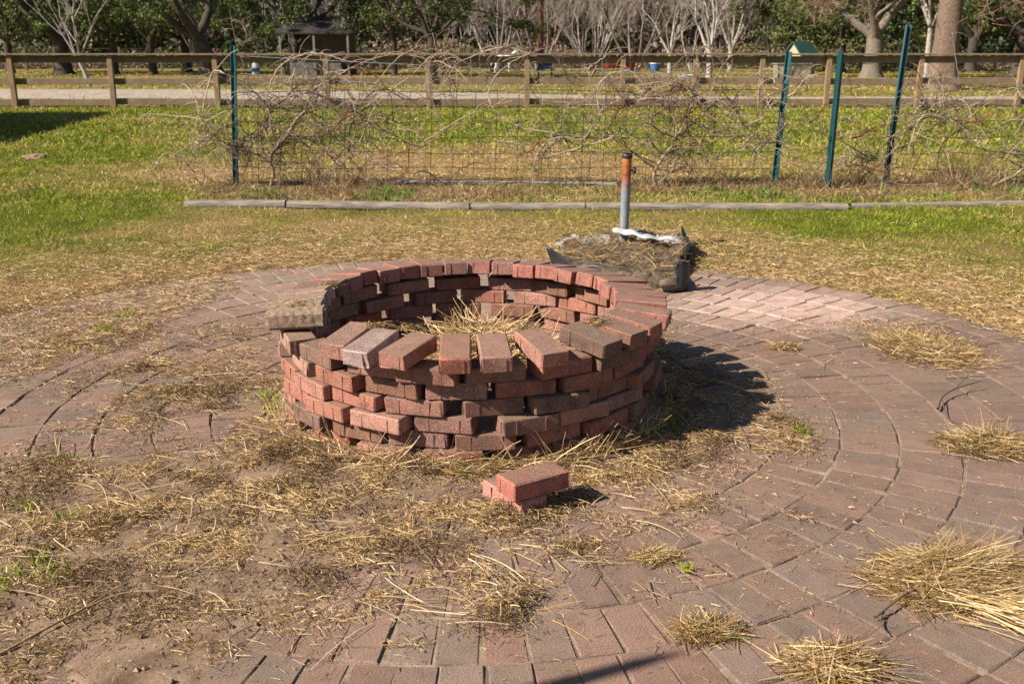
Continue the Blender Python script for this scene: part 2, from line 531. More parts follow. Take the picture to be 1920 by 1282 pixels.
pavers = []
ring_i = 0
for k in range(-4, 7):
    ri = RK + k * LB; rc = ri + LB / 2
    n = int(2 * math.pi * rc / .1065)
    off = rnd.uniform(0, 1)
    for q in range(n):
        a = 2 * math.pi * (q + off) / n + rnd.uniform(-.004, .004)
        rad = rc + rnd.uniform(-.003, .003)
        x, y = PCX + rad * math.sin(a), PCY - rad * math.cos(a)
        px, py, zc = PX((x, y, 0))
        w = 2 * math.pi * rc / n
        if zc < .3: continue
        vis = -80 < px < 2000 and py < 1340
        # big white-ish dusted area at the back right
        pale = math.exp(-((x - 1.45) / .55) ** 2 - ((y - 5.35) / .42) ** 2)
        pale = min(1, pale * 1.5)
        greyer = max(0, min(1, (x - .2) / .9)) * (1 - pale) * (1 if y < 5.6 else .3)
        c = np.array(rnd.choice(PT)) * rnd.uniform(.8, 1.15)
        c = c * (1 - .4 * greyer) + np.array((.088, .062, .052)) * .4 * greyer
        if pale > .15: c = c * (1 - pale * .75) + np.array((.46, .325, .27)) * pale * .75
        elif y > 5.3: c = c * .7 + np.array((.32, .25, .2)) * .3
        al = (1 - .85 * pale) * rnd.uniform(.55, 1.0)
        c = np.append(c, al)
        share = w / zc * math.sin(math.atan2(CAM_H, y)) / zc
        if math.hypot(x - PITX, y - PITY) < .66: vis = False
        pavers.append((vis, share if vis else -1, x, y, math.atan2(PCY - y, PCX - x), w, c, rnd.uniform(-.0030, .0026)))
vis_order = sorted(range(len(pavers)), key=lambda i: -pavers[i][1])
single = set(i for i in vis_order[:300] if pavers[i][0])
pm = {}
restV, restF, restC, nv = [], [], [], 0
for i, (vis, sh, x, y, a, w, c, dz) in enumerate(pavers):
    tilt = (rnd.gauss(0, .006), rnd.gauss(0, .008), a + rnd.gauss(0, .006))
    g = .0036
    if i in single:
        key = (round(w, 3), rnd.randint(0, 2))
        if key not in pm:
            V, F = paver_shape(LB - .0055, w - g, rnd)
            pm[key] = npmesh('paver', V, F); pm[key].materials.append(M_paver)
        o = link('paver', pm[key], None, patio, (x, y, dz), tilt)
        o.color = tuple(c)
    else:
        V, F = paver_shape(LB - .0055, w - g, rnd)
        E = np.array(Euler(tilt).to_matrix())
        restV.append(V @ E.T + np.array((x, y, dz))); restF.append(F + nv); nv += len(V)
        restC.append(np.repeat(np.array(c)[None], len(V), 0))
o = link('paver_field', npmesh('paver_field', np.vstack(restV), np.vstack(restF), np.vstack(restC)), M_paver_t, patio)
o['kind'] = 'stuff'

# ================================================================== FIRE PIT
BL, BW, BH = .203, .1015, .0574
bvar = []
for k in range(10):
    bm = block_bm(BL, BW, BH, .0045, False, .0016)
    bm.verts.ensure_lookup_table()
    for v in rnd.sample(list(bm.verts), 4):
        v.co += (Vector((0, 0, BH / 2)) - v.co).normalized() * rnd.uniform(.003, .008)
    for s_ in (-1, 1):
        for x_ in (-BL * .26, BL * .26):
            bmesh.ops.create_cube(bm, size=1, matrix=Matrix.Translation((x_, s_ * BW / 2, BH / 2 - .001)) @ Matrix.Diagonal((.006, .0036, BH - .013, 1)))
        bmesh.ops.create_cube(bm, size=1, matrix=Matrix.Translation((s_ * BL / 2, BW * .27, BH / 2 - .001)) @ Matrix.Diagonal((.0036, .006, BH - .013, 1)))
    me = bm_mesh(bm, 'brick'); me.materials.append(M_brick); bvar.append(me); continue
    me = bm_mesh(block_bm(BL, BW, BH, .0045, True, .0016), 'brick'); me.materials.append(M_brick); bvar.append(me)
def rough_mesh(seed):
    bm = bmesh.new()
    bmesh.ops.create_cube(bm, size=1, matrix=Matrix.Translation((0, 0, BH / 2)) @ Matrix.Diagonal((BL + .012, BW * .95, BH + .008, 1)))
    bmesh.ops.bevel(bm, geom=list(bm.edges), offset=.008, segments=2, affect='EDGES')
    for ax, cuts in ((Vector((1, 0, 0)), np.linspace(-BL / 2 + .002, BL / 2 - .002, 26)), (Vector((0, 1, 0)), np.linspace(-.036, .036, 9)), (Vector((0, 0, 1)), np.linspace(.008, BH - .008, 6))):
        for cc in cuts:
            bmesh.ops.bisect_plane(bm, geom=list(bm.verts) + list(bm.edges) + list(bm.faces), plane_co=ax * float(cc), plane_no=ax)
    for v in bm.verts:
        n = mnoise.fractal(v.co * 60 + Vector((seed, 0, 0)), 1, 2, 4)
        v.co += v.co.normalized() * n * .005
        v.co.z += n * .002
    me = bm_mesh(bm, 'brick'); me.materials.append(M_rough); me.shade_smooth()
    return me
rv = [rough_mesh(s) for s in (1, 9, 23)]
pit = empty('fire_pit', (PITX, PITY, 0))
tag(pit, 'round fire pit of dry stacked red bricks topped with a ring of radial bricks', 'fire pit')
BC = [(.25, .110, .080), (.22, .096, .068), (.28, .138, .105), (.165, .088, .066), (.245, .126, .098), (.13, .080, .060), (.26, .104, .070), (.21, .115, .094), (.185, .094, .064), (.29, .152, .120)]
def add_brick(x, y, z, rz, rx=0., ry=0., rough=False, c=None, me=None):
    """x, y relative to the pit centre"""
    m = me or (rnd.choice(rv) if rough else rnd.choice(bvar))
    o = link('brick', m, None, pit, (x, y, z), (rx, ry, rz + (math.pi if rnd.random() < .5 else 0)))
    cc = np.array(c if c is not None else rnd.choice(BC)) * rnd.uniform(.88, 1.12)
    o.color = (*cc, 1)
    return o
front = {
    5: [-136, -115.5, -99.7 + .5, -81.8, -61.5, -44.0, -27],
    4: [-147, -128, -109.5, -92.0, -72.5, -54.0, -36.7],
    3: [-157, -139, -121.5, -103.5, -82.2, -63.5, -45.6, -28.5],
    2: [-150, -131.5, -113.5, -95.0, -72.8, -55.3, -37.8],
    1: [-160, -140, -121.5, -103.0, -84.0, -64.8, -46.9, -29.4],
    0: [-152, -133, -112, -93, -74, -56.1, -38.0],
}
for lev, angs in front.items():
    angs = sorted(angs); last = angs[-1]; first = angs[0] + 360
    n = round((first - last) / 21.6)
    st = (first - last) / n
    allang = [(a, True) for a in angs] + [(last + st * k + rnd.uniform(-2.2, 2.2), False) for k in range(1, n)]
    for a, fr in allang:
        rad = .680 + rnd.uniform(-.024, .020)
        t = R(a)
        left = math.cos(t) < -.72 and lev > 3
        o = add_brick(rad * math.cos(t), rad * math.sin(t), lev * BH + .001 * (lev + 1), t + math.pi / 2 + R(rnd.uniform(-7.5, 7.5)),
                      R(rnd.uniform(-.5, .5)), R(rnd.uniform(-.5, .5)), rough=(left and rnd.random() < .45))
        if left: o.color = (.26, .16, .12, 1)
# cap bricks: midpoints read off the photograph
caps = [(681, 623), (738, 625), (786, 634), (865, 646), (926, 639), (1009.5, 633), (1075.5, 617.5), (1130.5, 608), (1176, 602.5), (1186, 584),
        (1191, 562), (1199, 553), (1196, 540.5), (1179, 527), (1110, 511.5), (1066.5, 503.5), (1019.5, 497), (975.5, 493.5), (925, 490), (878, 489.7), (834, 491),
        (794, 492.5), (751, 495.7), (702, 498.5), (657, 506), (624, 517), (592, 530), (565, 543.5), (560, 553.3), (552, 568.3), (564, 583.5)]
angs = []
for (px, py) in caps:
    x, y = G(px, py, .402)
    angs.append(math.degrees(math.atan2(y - (PITY + .0), x - PITX)))
angs = [a if a < 0 else a for a in angs]
ordr = sorted(range(len(angs)), key=lambda i: angs[i] % 360)
ends_px = [((548,585,1),(735,460,1)),((752,595,1),(925,478,1)),((910,622,1),(1072,513,1)),((864,670),(866,622)),((930,657),(922,622)),((1034,652),(985,614)),((1109,631),(1042,604)),((1167,621),(1094,595)),((1214,614),(1138,591))]
def cap_dir(i, a0):
    o_, n_ = [((480 + q[0] / 3.205, 460 + q[1] / 3.205) if len(q) == 3 else q) for q in ends_px[i]]
    want = math.atan2(o_[1] - n_[1], o_[0] - n_[0]); best = (9, a0)
    cx_, cy_ = PITX + .668 * math.cos(a0), PITY + .668 * math.sin(a0)
    for k in range(-30, 31):
        a = a0 + R(k); h = .101
        p = PX([(cx_ + s_ * h * math.cos(a), cy_ + s_ * h * math.sin(a), .402 - s_ * .0115) for s_ in (-1, 1)])
        e = abs(math.atan2(p[1][1] - p[1][0], p[0][1] - p[0][0]) - want)
        if e < best[0]: best = (e, a)
    return best[1]
# keep neighbours from overlapping: relax to a least spacing
A = [angs[i] % 360 for i in ordr]
for _ in range(400):
    for k in range(len(A)):
        j = (k + 1) % len(A); dd = (A[j] - A[k]) % 360
        need = 10.35
        if dd < need:
            A[k] -= (need - dd) * .25; A[j] += (need - dd) * .25
for k, i in enumerate(ordr):
    A[k] += {5: -2.4, 6: -1.5, 7: -.8, 3: -1.3, 4: -1.2, 2: .4}.get(i, 0)
    a = R(A[k]); isrough = i in (29, 30)
    rc_ = .668 + rnd.uniform(-.016, .016)
    x, y = rc_ * math.cos(a), rc_ * math.sin(a)
    skew = math.degrees(cap_dir(i, a) - a) if i < 9 else rnd.uniform(-4.5, 4.5)
    skew = max(-16, min(16, skew))
    if i in (0, 1, 2, 3, 4, 5): x += .012 * math.cos(a); y += .012 * math.sin(a)
    c = None
    if i == 1: c = (.32, .235, .22)
    if i in (27, 28): c = (.30, .20, .155)
    if 9 <= i <= 25: c = rnd.choice([(.27, .108, .082), (.23, .10, .078), (.28, .125, .10), (.20, .098, .078)])
    tilt = R(6.5 + rnd.uniform(-2.2, 2.2))
    if isrough: tilt = R(1.5); skew = math.degrees(math.pi - (a % (2 * math.pi))) * .75
    o = link('brick', rv[0 if i == 29 else 1] if isrough else rnd.choice(bvar), None, pit)
    o.rotation_mode = 'QUATERNION'
    rz = Matrix.Rotation(a + R(skew), 4, 'Z'); ry = Matrix.Rotation(tilt, 4, 'Y')
    o.rotation_quaternion = (rz @ ry).to_quaternion()
    z = 6 * BH + .0085 + .008 + (.0 if not isrough else .006)
    o.location = (x, y, z)
    cc = np.array(c if c is not None else rnd.choice(BC)) * rnd.uniform(.9, 1.08)
    o.color = (*cc, 1)
    if i == 1: o['label'] = 'brick with a pale crust on its top'
    if isrough: o['label'] = 'mud caked rough brick'

# soil floor inside the pit
def disc_mesh(name, R0, hf, n=40, m=64):
    V = []; F = []
    for a in range(n):
        r = R0 * a / (n - 1)
        for b in range(m):
            t = 2 * math.pi * b / m
            V.append((r * math.cos(t), r * math.sin(t), 0))
    V = np.array(V); V[:, 2] = hf(V[:, 0], V[:, 1])
    for a in range(n - 1):
        for b in range(m):
            F.append((a * m + b, (a + 1) * m + b, (a + 1) * m + (b + 1) % m, a * m + (b + 1) % m))
    return npmesh(name, V, np.array(F), None, True)
o = link('soil_bed', disc_mesh('soil_bed', .645, lambda x, y: .03 + .08 * np.exp(-(x * x + y * y) / .12) + (fbm(x, y, 9, 4, 3) - .5) * .05), M_ash, pit)

# ------------------------------------------------------------------ two loose bricks in front
def solo_brick(px1, py1, px2, py2, z, label, cat, c, zt):
    a = np.array(G(px1, py1, zt)); b = np.array(G(px2, py2, zt))
    return a, b
tc = [G(860 + X / 6, 840 + Y / 6, 2 * BH) for X, Y in ((440, 280), (680, 415), (1220, 270), (1000, 150))]
cx = sum(p[0] for p in tc) / 4; cy = sum(p[1] for p in tc) / 4
ang = math.atan2(tc[2][1] - tc[1][1], tc[2][0] - tc[1][0])
o = link('loose_brick', bvar[0], None, None, (cx, cy, BH + .002), (0, 0, ang)); o.color = (.27, .10, .075, 1)
tag(o, 'upper red brick of the loose pair lying in front of the fire pit', 'brick', 'loose bricks in front of the pit')
# the lower one lies crosswise; its near-left top edge runs from (900,897) to (981,945)
e1 = np.array(G(899, 898, BH)); e2 = np.array(G(981, 946, BH))
dv = (e2 - e1) / np.linalg.norm(e2 - e1); nv2 = np.array((-dv[1], dv[0]))
mid_ = (e1 + e2) / 2 + nv2 * BW / 2
o = link('loose_brick', bvar[3], None, None, (mid_[0], mid_[1], .002), (0, 0, math.atan2(dv[1], dv[0]))); o.color = (.31, .15, .125, 1)
tag(o, 'lower pinkish brick lying crosswise under another in front of the fire pit', 'brick', 'loose bricks in front of the pit')

# ================================================================== SOIL AND STRAW ON THE PAVING
# blobs: px, py (photo), half width px, half height px, strength
def blobs(L, x, y):
    out = np.zeros(np.shape(x))
    for (px, py, rx, ry, s) in L:
        cx, cy = G(px, py); ex = G(px + rx, py)[0] - cx; ey = abs(G(px, py - ry)[1] - G(px, py + ry)[1]) / 2
        out = out + s * np.exp(-((x - cx) / ex) ** 2 - ((y - cy) / ey) ** 2)
    return out
SOIL = [(250, 910, 300, 50, .85), (470, 860, 220, 50, 1.0), (120, 1080, 260, 120, .8), (420, 1010, 260, 90, .7), (60, 900, 160, 60, .7), (60, 1250, 200, 80, .6),
        (330, 1180, 230, 90, .65), (560, 950, 160, 60, .55), (620, 890, 150, 30, .8), (800, 880, 160, 30, .7), (1000, 900, 180, 40, .6), (1290, 740, 120, 60, .75),
        (1180, 840, 150, 25, .7), (-100, 1000, 200, 200, .9), (200, 1180, 330, 120, .9), (250, 1290, 260, 70, .7), (480, 1110, 200, 70, .6), (230, 1010, 330, 80, .6), (740, 940, 200, 50, .5), (800, 1010, 220, 60, .35), (470, 720, 90, 35, .4), (860, 590, 300, 60, .3)]
x_ = np.arange(-2.9, 1.5, .0125); y_ = np.arange(1.5, 5.4, .0125)
X, Y = np.meshgrid(x_, y_, indexing='ij')
def soil_T(X, Y):
    n = fbm(X, Y, 3.0, 5, 11.0); n2 = fbm(X, Y, 22, 3, 4.0)
    b = np.clip(blobs(SOIL, X, Y), 0, 1.35)
    return b * (.35 + .9 * n) - .48 + (n2 - .5) * .16
T = soil_T(X, Y)
Z = -.012 + np.clip(T + .06, 0, 1.2) * .036 + (fbm(X, Y, 40, 2, 9) - .5) * .007 * (T > -.05)
rp = np.hypot(X - PITX, Y - PITY)
Z = np.where(T < -.1, -.03, Z)
ring = np.exp(-((rp - .70) / .10) ** 2) * (.35 + .9 * fbm(X, Y, 4, 3, 15)) * (Y < 4.3)
Z = np.maximum(Z, -.03 + ring * .075)
ny = len(y_)
i = np.arange(len(x_) - 1)[:, None] * ny + np.arange(ny - 1)[None]
F = np.stack([i, i + ny, i + ny + 1, i + 1], -1).reshape(-1, 4)
keep = (Z.ravel()[F] > -.0295).any(1)
r_ = np.hypot(X - PITX, Y - PITY).ravel()
keep &= (r_[F] > .60).all(1)
so = link('soil_on_paving', npmesh('soil_on_paving', np.stack([X, Y, Z], -1).reshape(-1, 3), F[keep], None, True), M_soil)
tag(so, 'loose brown soil spread over the paving left of and before the fire pit', 'soil', kind='stuff')

def straw_litter(name, n, samp, rs, Lr=(.02, .09), W=.0022, up=.12, z0=.004, sides=2, seg=2, cols=STRAW, zf=None, clump=None):
    p = samp(n); n = len(p)
    a = rs.rand(n) * 2 * math.pi
    el = np.abs(rs.randn(n)) * up
    d_ = np.stack([np.cos(a) * np.cos(el), np.sin(a) * np.cos(el), np.sin(el)], -1)
    L = Lr[0] + (Lr[1] - Lr[0]) * rs.rand(n) ** 2.2
    z = np.full(n, z0) + rs.rand(n) * .006
    if zf is not None: z = z + zf(p[:, 0], p[:, 1])
    base = np.stack([p[:, 0], p[:, 1], z], -1)
    bend = rs.randn(n, 3) * L[:, None] * .16; bend[:, 2] = -np.abs(bend[:, 2]) * .6 - L * np.sin(el) * .6
    c = cols[rs.randint(0, len(cols), n)] * (.75 + .5 * rs.rand(n, 1))
    return strands(name, base, d_, L, W * (.5 + rs.rand(n)), c, bend, seg, sides, .5, rs)

STRAWB = [(240, 945, 130, 40, 1.3), (460, 935, 140, 40, 1.2), (90, 885, 110, 40, 1.1), (60, 1010, 90, 45, .9), (150, 1100, 130, 60, .6), (360, 1030, 140, 40, .6), (270, 780, 110, 30, .7),
          (380, 725, 170, 35, 1.0), (520, 760, 60, 60, .9), (560, 850, 120, 30, .8), (700, 880, 140, 28, 1.1), (860, 870, 140, 30, 1.3), (960, 960, 130, 35, 1.2), (1120, 900, 120, 45, 1.1), (1230, 860, 120, 25, 1.0),
          (1370, 830, 80, 18, 1.0), (1465, 800, 45, 35, 1.0), (1290, 725, 100, 50, .8), (1210, 790, 60, 50, .8), (760, 960, 80, 50, .6), (960, 1040, 110, 30, .8), (820, 1130, 130, 28, 1.3), (960, 1110, 120, 35, 1.0),
          (900, 1170, 90, 22, .8), (730, 1060, 100, 60, .6), (370, 1170, 110, 40, .5), (440, 1200, 40, 45, .9), (30, 1240, 60, 50, .9), (600, 1000, 90, 40, .5), (740, 1200, 50, 30, .6),
          (270, 690, 60, 12, .9), (1300, 938, 45, 14, .5), (1480, 965, 40, 10, .4), (700, 1010, 150, 60, .35), (330, 960, 300, 120, .35), (1700, 610, 120, 10, .6), (1400, 620, 200, 30, .05),
          (1100, 1010, 100, 40, .35), (600, 1120, 260, 80, .12), (1200, 1000, 350, 120, .03), (1250, 700, 40, 100, .5), (420, 640, 100, 25, .25), (180, 640, 140, 25, .8)]
def sampler(L, rs, box, thr=.0, noise_s=7.0, power=1.0, excl=None):
    def f(n):
        out = []; m = 0
        while m < n:
            k = n * 3
            x = box[0] + (box[1] - box[0]) * rs.rand(k); y = box[2] + (box[3] - box[2]) * rs.rand(k)
            w = np.clip(blobs(L, x, y), 0, 1.3) * np.clip((fbm(x, y, noise_s, 3, 21.0) - .30) * 2.6, 0, 1.3) ** power
            ok = rs.rand(k) * 1.3 < w
            ok &= np.hypot(x - PITX, y - PITY) > .74
            x, y = x[ok], y[ok]
            out.append(np.stack([x, y], -1)); m += len(x)
        return np.vstack(out)[:n]
    return f
def soil_z(x, y):
    T = soil_T(x, y)
    return np.maximum(0, -.012 + np.clip(T + .06, 0, 1.2) * .036)
rs = np.random.RandomState(3)
box = (-2.6, 2.2, 1.75, 5.6)
pw = lambda x, y: soil_z(x, y) + .045 * np.clip(blobs(STRAWB, x, y) - .35, 0, 1) * np.clip(fbm(x, y, 6, 3, 21.0) - .38, 0, 1) * 3 * np.random.RandomState(1).rand(len(x))
o = link('straw_litter', straw_litter('straw_litter', 60000, sampler(STRAWB, rs, box, noise_s=9.0, power=2.2), rs, (.008, .045), .0019, .30, .003, 2, 2, zf=pw), M_straw)
tag(o, 'dry cut grass and straw littered over the paving around the fire pit', 'straw', kind='stuff')
BROWN = np.array([(.17, .10, .05), (.075, .045, .025), (.24, .15, .065), (.32, .21, .095), (.12, .07, .035)])
o = link('matted_grass', straw_litter('matted_grass', 48000, sampler(STRAWB, rs, box, noise_s=6.0, power=2.2), rs, (.008, .032), .0022, .6, .003, 2, 2, cols=BROWN, zf=pw), M_straw)
tag(o, 'dark matted grass roots mixed with the straw around the fire pit', 'straw', kind='stuff')
def crumbs():
    rs_ = np.random.RandomState(61); k = 60000
    x = -2.6 + 4.2 * rs_.rand(k); y = 1.75 + 3.4 * rs_.rand(k)
    t = soil_T(x, y); ok = (rs_.rand(k) < np.clip(t * 1.6 + .05, 0, .55)) & (fbm(x, y, 5, 3, 71) > .44) & (np.hypot(x - PITX, y - PITY) > .74)
    x, y = x[ok][:14000], y[ok][:14000]; n = len(x)
    z = np.maximum(soil_z(x, y), 0); r_ = .0016 + .0075 * rs_.rand(n) ** 4
    O = np.array([(1, 0, 0), (0, 1, 0), (-1, 0, 0), (0, -1, 0), (0, 0, .8), (0, 0, -.8)])
    V = O[None] * r_[:, None, None] * (.7 + .6 * rs_.rand(n, 6, 1)); a = rs_.rand(n) * 6.28
    X_ = V[..., 0] * np.cos(a)[:, None] - V[..., 1] * np.sin(a)[:, None]; Y_ = V[..., 0] * np.sin(a)[:, None] + V[..., 1] * np.cos(a)[:, None]
    V = np.stack([X_ + x[:, None], Y_ + y[:, None], V[..., 2] + (z + r_ * .3)[:, None]], -1).reshape(-1, 3)
    T_ = np.array([(0, 1, 4), (1, 2, 4), (2, 3, 4), (3, 0, 4), (1, 0, 5), (2, 1, 5), (3, 2, 5), (0, 3, 5)])
    F = (T_[None] + (np.arange(n) * 6)[:, None, None]).reshape(-1, 3)
    c = np.array([(.20, .13, .085), (.13, .085, .055), (.28, .19, .13), (.09, .06, .04)])[rs_.randint(0, 4, n)]
    o = link('soil_crumbs', npmesh('soil_crumbs', V, F, np.repeat(c, 6, 0)), M_bark)
    tag(o, 'crumbs and small clods of dry soil scattered over the paving', 'soil', kind='stuff')
crumbs()
# longer loose stems
o = link('long_stems', straw_litter('long_stems', 850, sampler(STRAWB, rs, box, power=1.2), rs, (.05, .20), .0026, .16, .006, 3, 4, cols=STRAW[[0, 2, 4, 5]], zf=pw), M_straw)
tag(o, 'long pale straw stems lying loose on soil and paving', 'straw', kind='stuff')
allb = [(960, 900, 1300, 600, 1.0)]
o = link('straw_crumbs', straw_litter('straw_crumbs', 7000, sampler(allb, rs, (-2.6, 2.7, 1.8, 6.5), power=1.0), rs, (.006, .03), .0020, .08, .002, 2, 1, zf=soil_z), M_straw)
tag(o, 'tiny straw crumbs scattered thinly over all the brick paving', 'straw', kind='stuff')

# straw covering in the paving joints and along the patio edge
def ring_samp(r0, r1, rs, dens=None):
    def f(n):
        a = rs.rand(n * 3) * 2 * math.pi; r = r0 + (r1 - r0) * rs.rand(n * 3)
        x = PCX + r * np.sin(a); y = PCY - r * np.cos(a)
        px, py, zc = PX(np.stack([x, y, 0 * x], -1))
        ok = (zc > .5) & (px > -400) & (px < 2320) & (py < 1400)
        if dens is not None: ok &= rs.rand(n * 3) < dens(x, y, r, a)
        return np.stack([x, y], -1)[ok][:n]
    return f
def edge_d(x, y, r, a):
    e = PATIO_R - .06 + .22 * (fbm(x, y, 1.6, 3, 31.0) - .5) - .75 * sstep(-1.2, -1.9, x) * sstep(3.4, 4.2, y) * (1 - sstep(5.6, 6.1, y))
    e = e - .25 * sstep(-1.6, -2.2, x)
    return sstep(-.10, .10, r - e) * (.35 + .65 * (1 - sstep(3.2, 4.0, r)))
o = link('raked_straw', straw_litter('raked_straw', 70000, ring_samp(1.9, 4.2, rs, edge_d), rs, (.015, .075), .0026, .30, .006, 2, 2, zf=lambda x, y: np.maximum(0, lawn_height(x, y)) + .07 * np.clip(fbm(x, y, 4, 3, 2) - .42, 0, 1) * np.random.RandomState(3).rand(len(x))), M_straw)
tag(o, 'band of dead cut grass raked up around the edge of the round paving', 'straw', kind='stuff')

# ------------------------------------------------------------------ straw piles one can point at
def pile(px, py, rx, h, n, label, seed, Lr=(.05, .16), W=.003, ang=None, green=.05, ragged=.5, grp='clumps of pulled straw on the paving', ray=None, yasp=.7, cx=None):
    rs = np.random.RandomState(seed); n = int(n * 2.0); W *= .72
    c0 = cx or G(px, py); ex = rx * abs(G(px + 1, py)[0] - G(px, py)[0])
    t = rs.rand(n) * 2 * math.pi; r = np.sqrt(rs.rand(n)) * (1 + .7 * rs.rand(n) ** 5) * (1 - ragged * .4 * (fbm(np.cos(t) * 2, np.sin(t) * 2, 1.5, 2, seed)))
    x = ex * r * np.cos(t); y = ex * yasp * r * np.sin(t)
    lay = rs.rand(n)
    top = h * np.clip(1 - r ** 2, 0, 1) * (.55 + .9 * fbm(x + seed, y, 14, 2, seed))
    z = .004 + top * lay
    if ang is None: a = t + rs.randn(n) * .9
    else: a = R(ang) + rs.randn(n) * .55 + (rs.rand(n) < .25) * rs.randn(n) * 2
    el = np.clip(rs.randn(n) * .15 + .06, -.15, .9) + (rs.rand(n) < .03) * rs.rand(n) * .7
    d_ = np.stack([np.cos(a) * np.cos(el), np.sin(a) * np.cos(el), np.sin(el)], -1)
    n_ = n; L = Lr[0] * .45 + (Lr[1] - Lr[0] * .45) * rs.rand(n) ** 3.2
    base = np.stack([x, y, z], -1) - d_ * (L * .45)[:, None] * np.array((1, 1, .5))
    base[:, 2] = np.maximum(base[:, 2], .003)
    bend = rs.randn(n, 3) * L[:, None] * .18
    endz = base[:, 2] + d_[:, 2] * L
    bend[:, 2] = np.where(endz + bend[:, 2] < .003, .003 - endz, bend[:, 2])
    cset = STRAW[rs.randint(0, 6, n)] * (.8 + .45 * rs.rand(n, 1))
    g = rs.rand(n) < green
    cset[g] = GREEN[rs.randint(0, 3, g.sum())]
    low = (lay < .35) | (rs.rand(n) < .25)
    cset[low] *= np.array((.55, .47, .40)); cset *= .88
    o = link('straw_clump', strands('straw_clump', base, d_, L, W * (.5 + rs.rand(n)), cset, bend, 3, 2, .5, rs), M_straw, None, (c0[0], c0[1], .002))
    tag(o, label, 'straw clump', grp)
    return o
pile(1800, 1095, 128, .065, 6500, 'largest heap of straw, fanning out at the lower right of the paving', 11, (.06, .22), .0028, -28, .06)
pile(1560, 1250, 75, .035, 1300, 'straw tuft with stems fanned out, left of and below the largest heap', 12, (.05, .15), .003, -20, .04)
pile(1325, 1185, 58, .022, 800, 'small straw tuft with grey roots, left of the largest heap', 13, (.04, .09), .003, None, .05)
pile(1225, 1048, 38, .018, 380, 'small spiky straw tuft right of the loose bricks', 14, (.03, .08), .003, 15, .03)
pile(1735, 655, 95, .03, 2600, 'flat oval patch of straw on the far right paving', 15, (.04, .12), .0032, None, .03, yasp=1.3)
pile(1855, 838, 76, .038, 2400, 'rounded straw heap at the right edge with a dark twig beside it', 16, (.05, .13), .003, None, .06)
pile(1472, 654, 26, .03, 300, 'tiny straw tuft standing alone right of the pit shadow', 17, (.04, .09), .0035, None, .0)
def trailing():
    rs = np.random.RandomState(77); n = 520
    c = G(1830, 1130); a = R(-32) + rs.randn(n) * .16
    B = np.stack([c[0] + rs.randn(n) * .05, c[1] + rs.randn(n) * .045, .008 + .04 * rs.rand(n)], -1)
    L = .08 + .22 * rs.rand(n) ** 1.3; D_ = np.stack([np.cos(a), np.sin(a), np.full(n, -.03)], -1)
    bend = rs.randn(n, 3) * L[:, None] * .08; bend[:, 2] = np.maximum(bend[:, 2], -B[:, 2] + .004 + .03 * L)
    o = link('trailing_stems', strands('trailing_stems', B, D_, L, .0028 * (.5 + rs.rand(n)), STRAW[rs.choice([0, 2, 5, 4], n)] * (.85 + .35 * rs.rand(n, 1)), bend, 4, 2, .5, rs), M_straw)
    tag(o, 'long pale stems trailing from the largest straw heap to the lower right', 'straw', kind='stuff')
trailing()
# the heap in the pit
def pit_heap():
    rs = np.random.RandomState(5); n = 3200
    t = rs.rand(n) * 2 * math.pi; r = np.sqrt(rs.rand(n))
    x = .03 + .32 * r * np.cos(t); y = .02 + .26 * r * np.sin(t)
    z = .06 + .26 * (1 - r ** 2) * rs.rand(n) ** .5
    a = t + rs.randn(n) * .8; el = np.abs(rs.randn(n) * .38)
    L = .07 + .19 * rs.rand(n) ** 1.6
    d_ = np.stack([np.cos(a) * np.cos(el), np.sin(a) * np.cos(el), np.sin(el)], -1)
    base = np.stack([x, y, z], -1) - d_ * (L * .4)[:, None]
    bend = rs.randn(n, 3) * L[:, None] * .15
    tip = base + d_ * L[:, None] + bend
    rr = np.hypot(tip[:, 0], tip[:, 1]); ok = (rr < .52) & (tip[:, 2] < .41) & (np.hypot(base[:, 0], base[:, 1]) < .55)
    c = STRAW[rs.randint(0, 6, n)] * (.8 + .45 * rs.rand(n, 1))
    o = link('straw_clump', strands('straw_clump', base[ok], d_[ok], L[ok], .0032 * (.5 + rs.rand(ok.sum())), c[ok], bend[ok], 3, 2, .4, rs), M_straw, None, (PITX, PITY, 0))
    tag(o, 'heap of dry straw piled inside the brick fire pit', 'straw clump', 'clumps of pulled straw on the paving')
pit_heap()

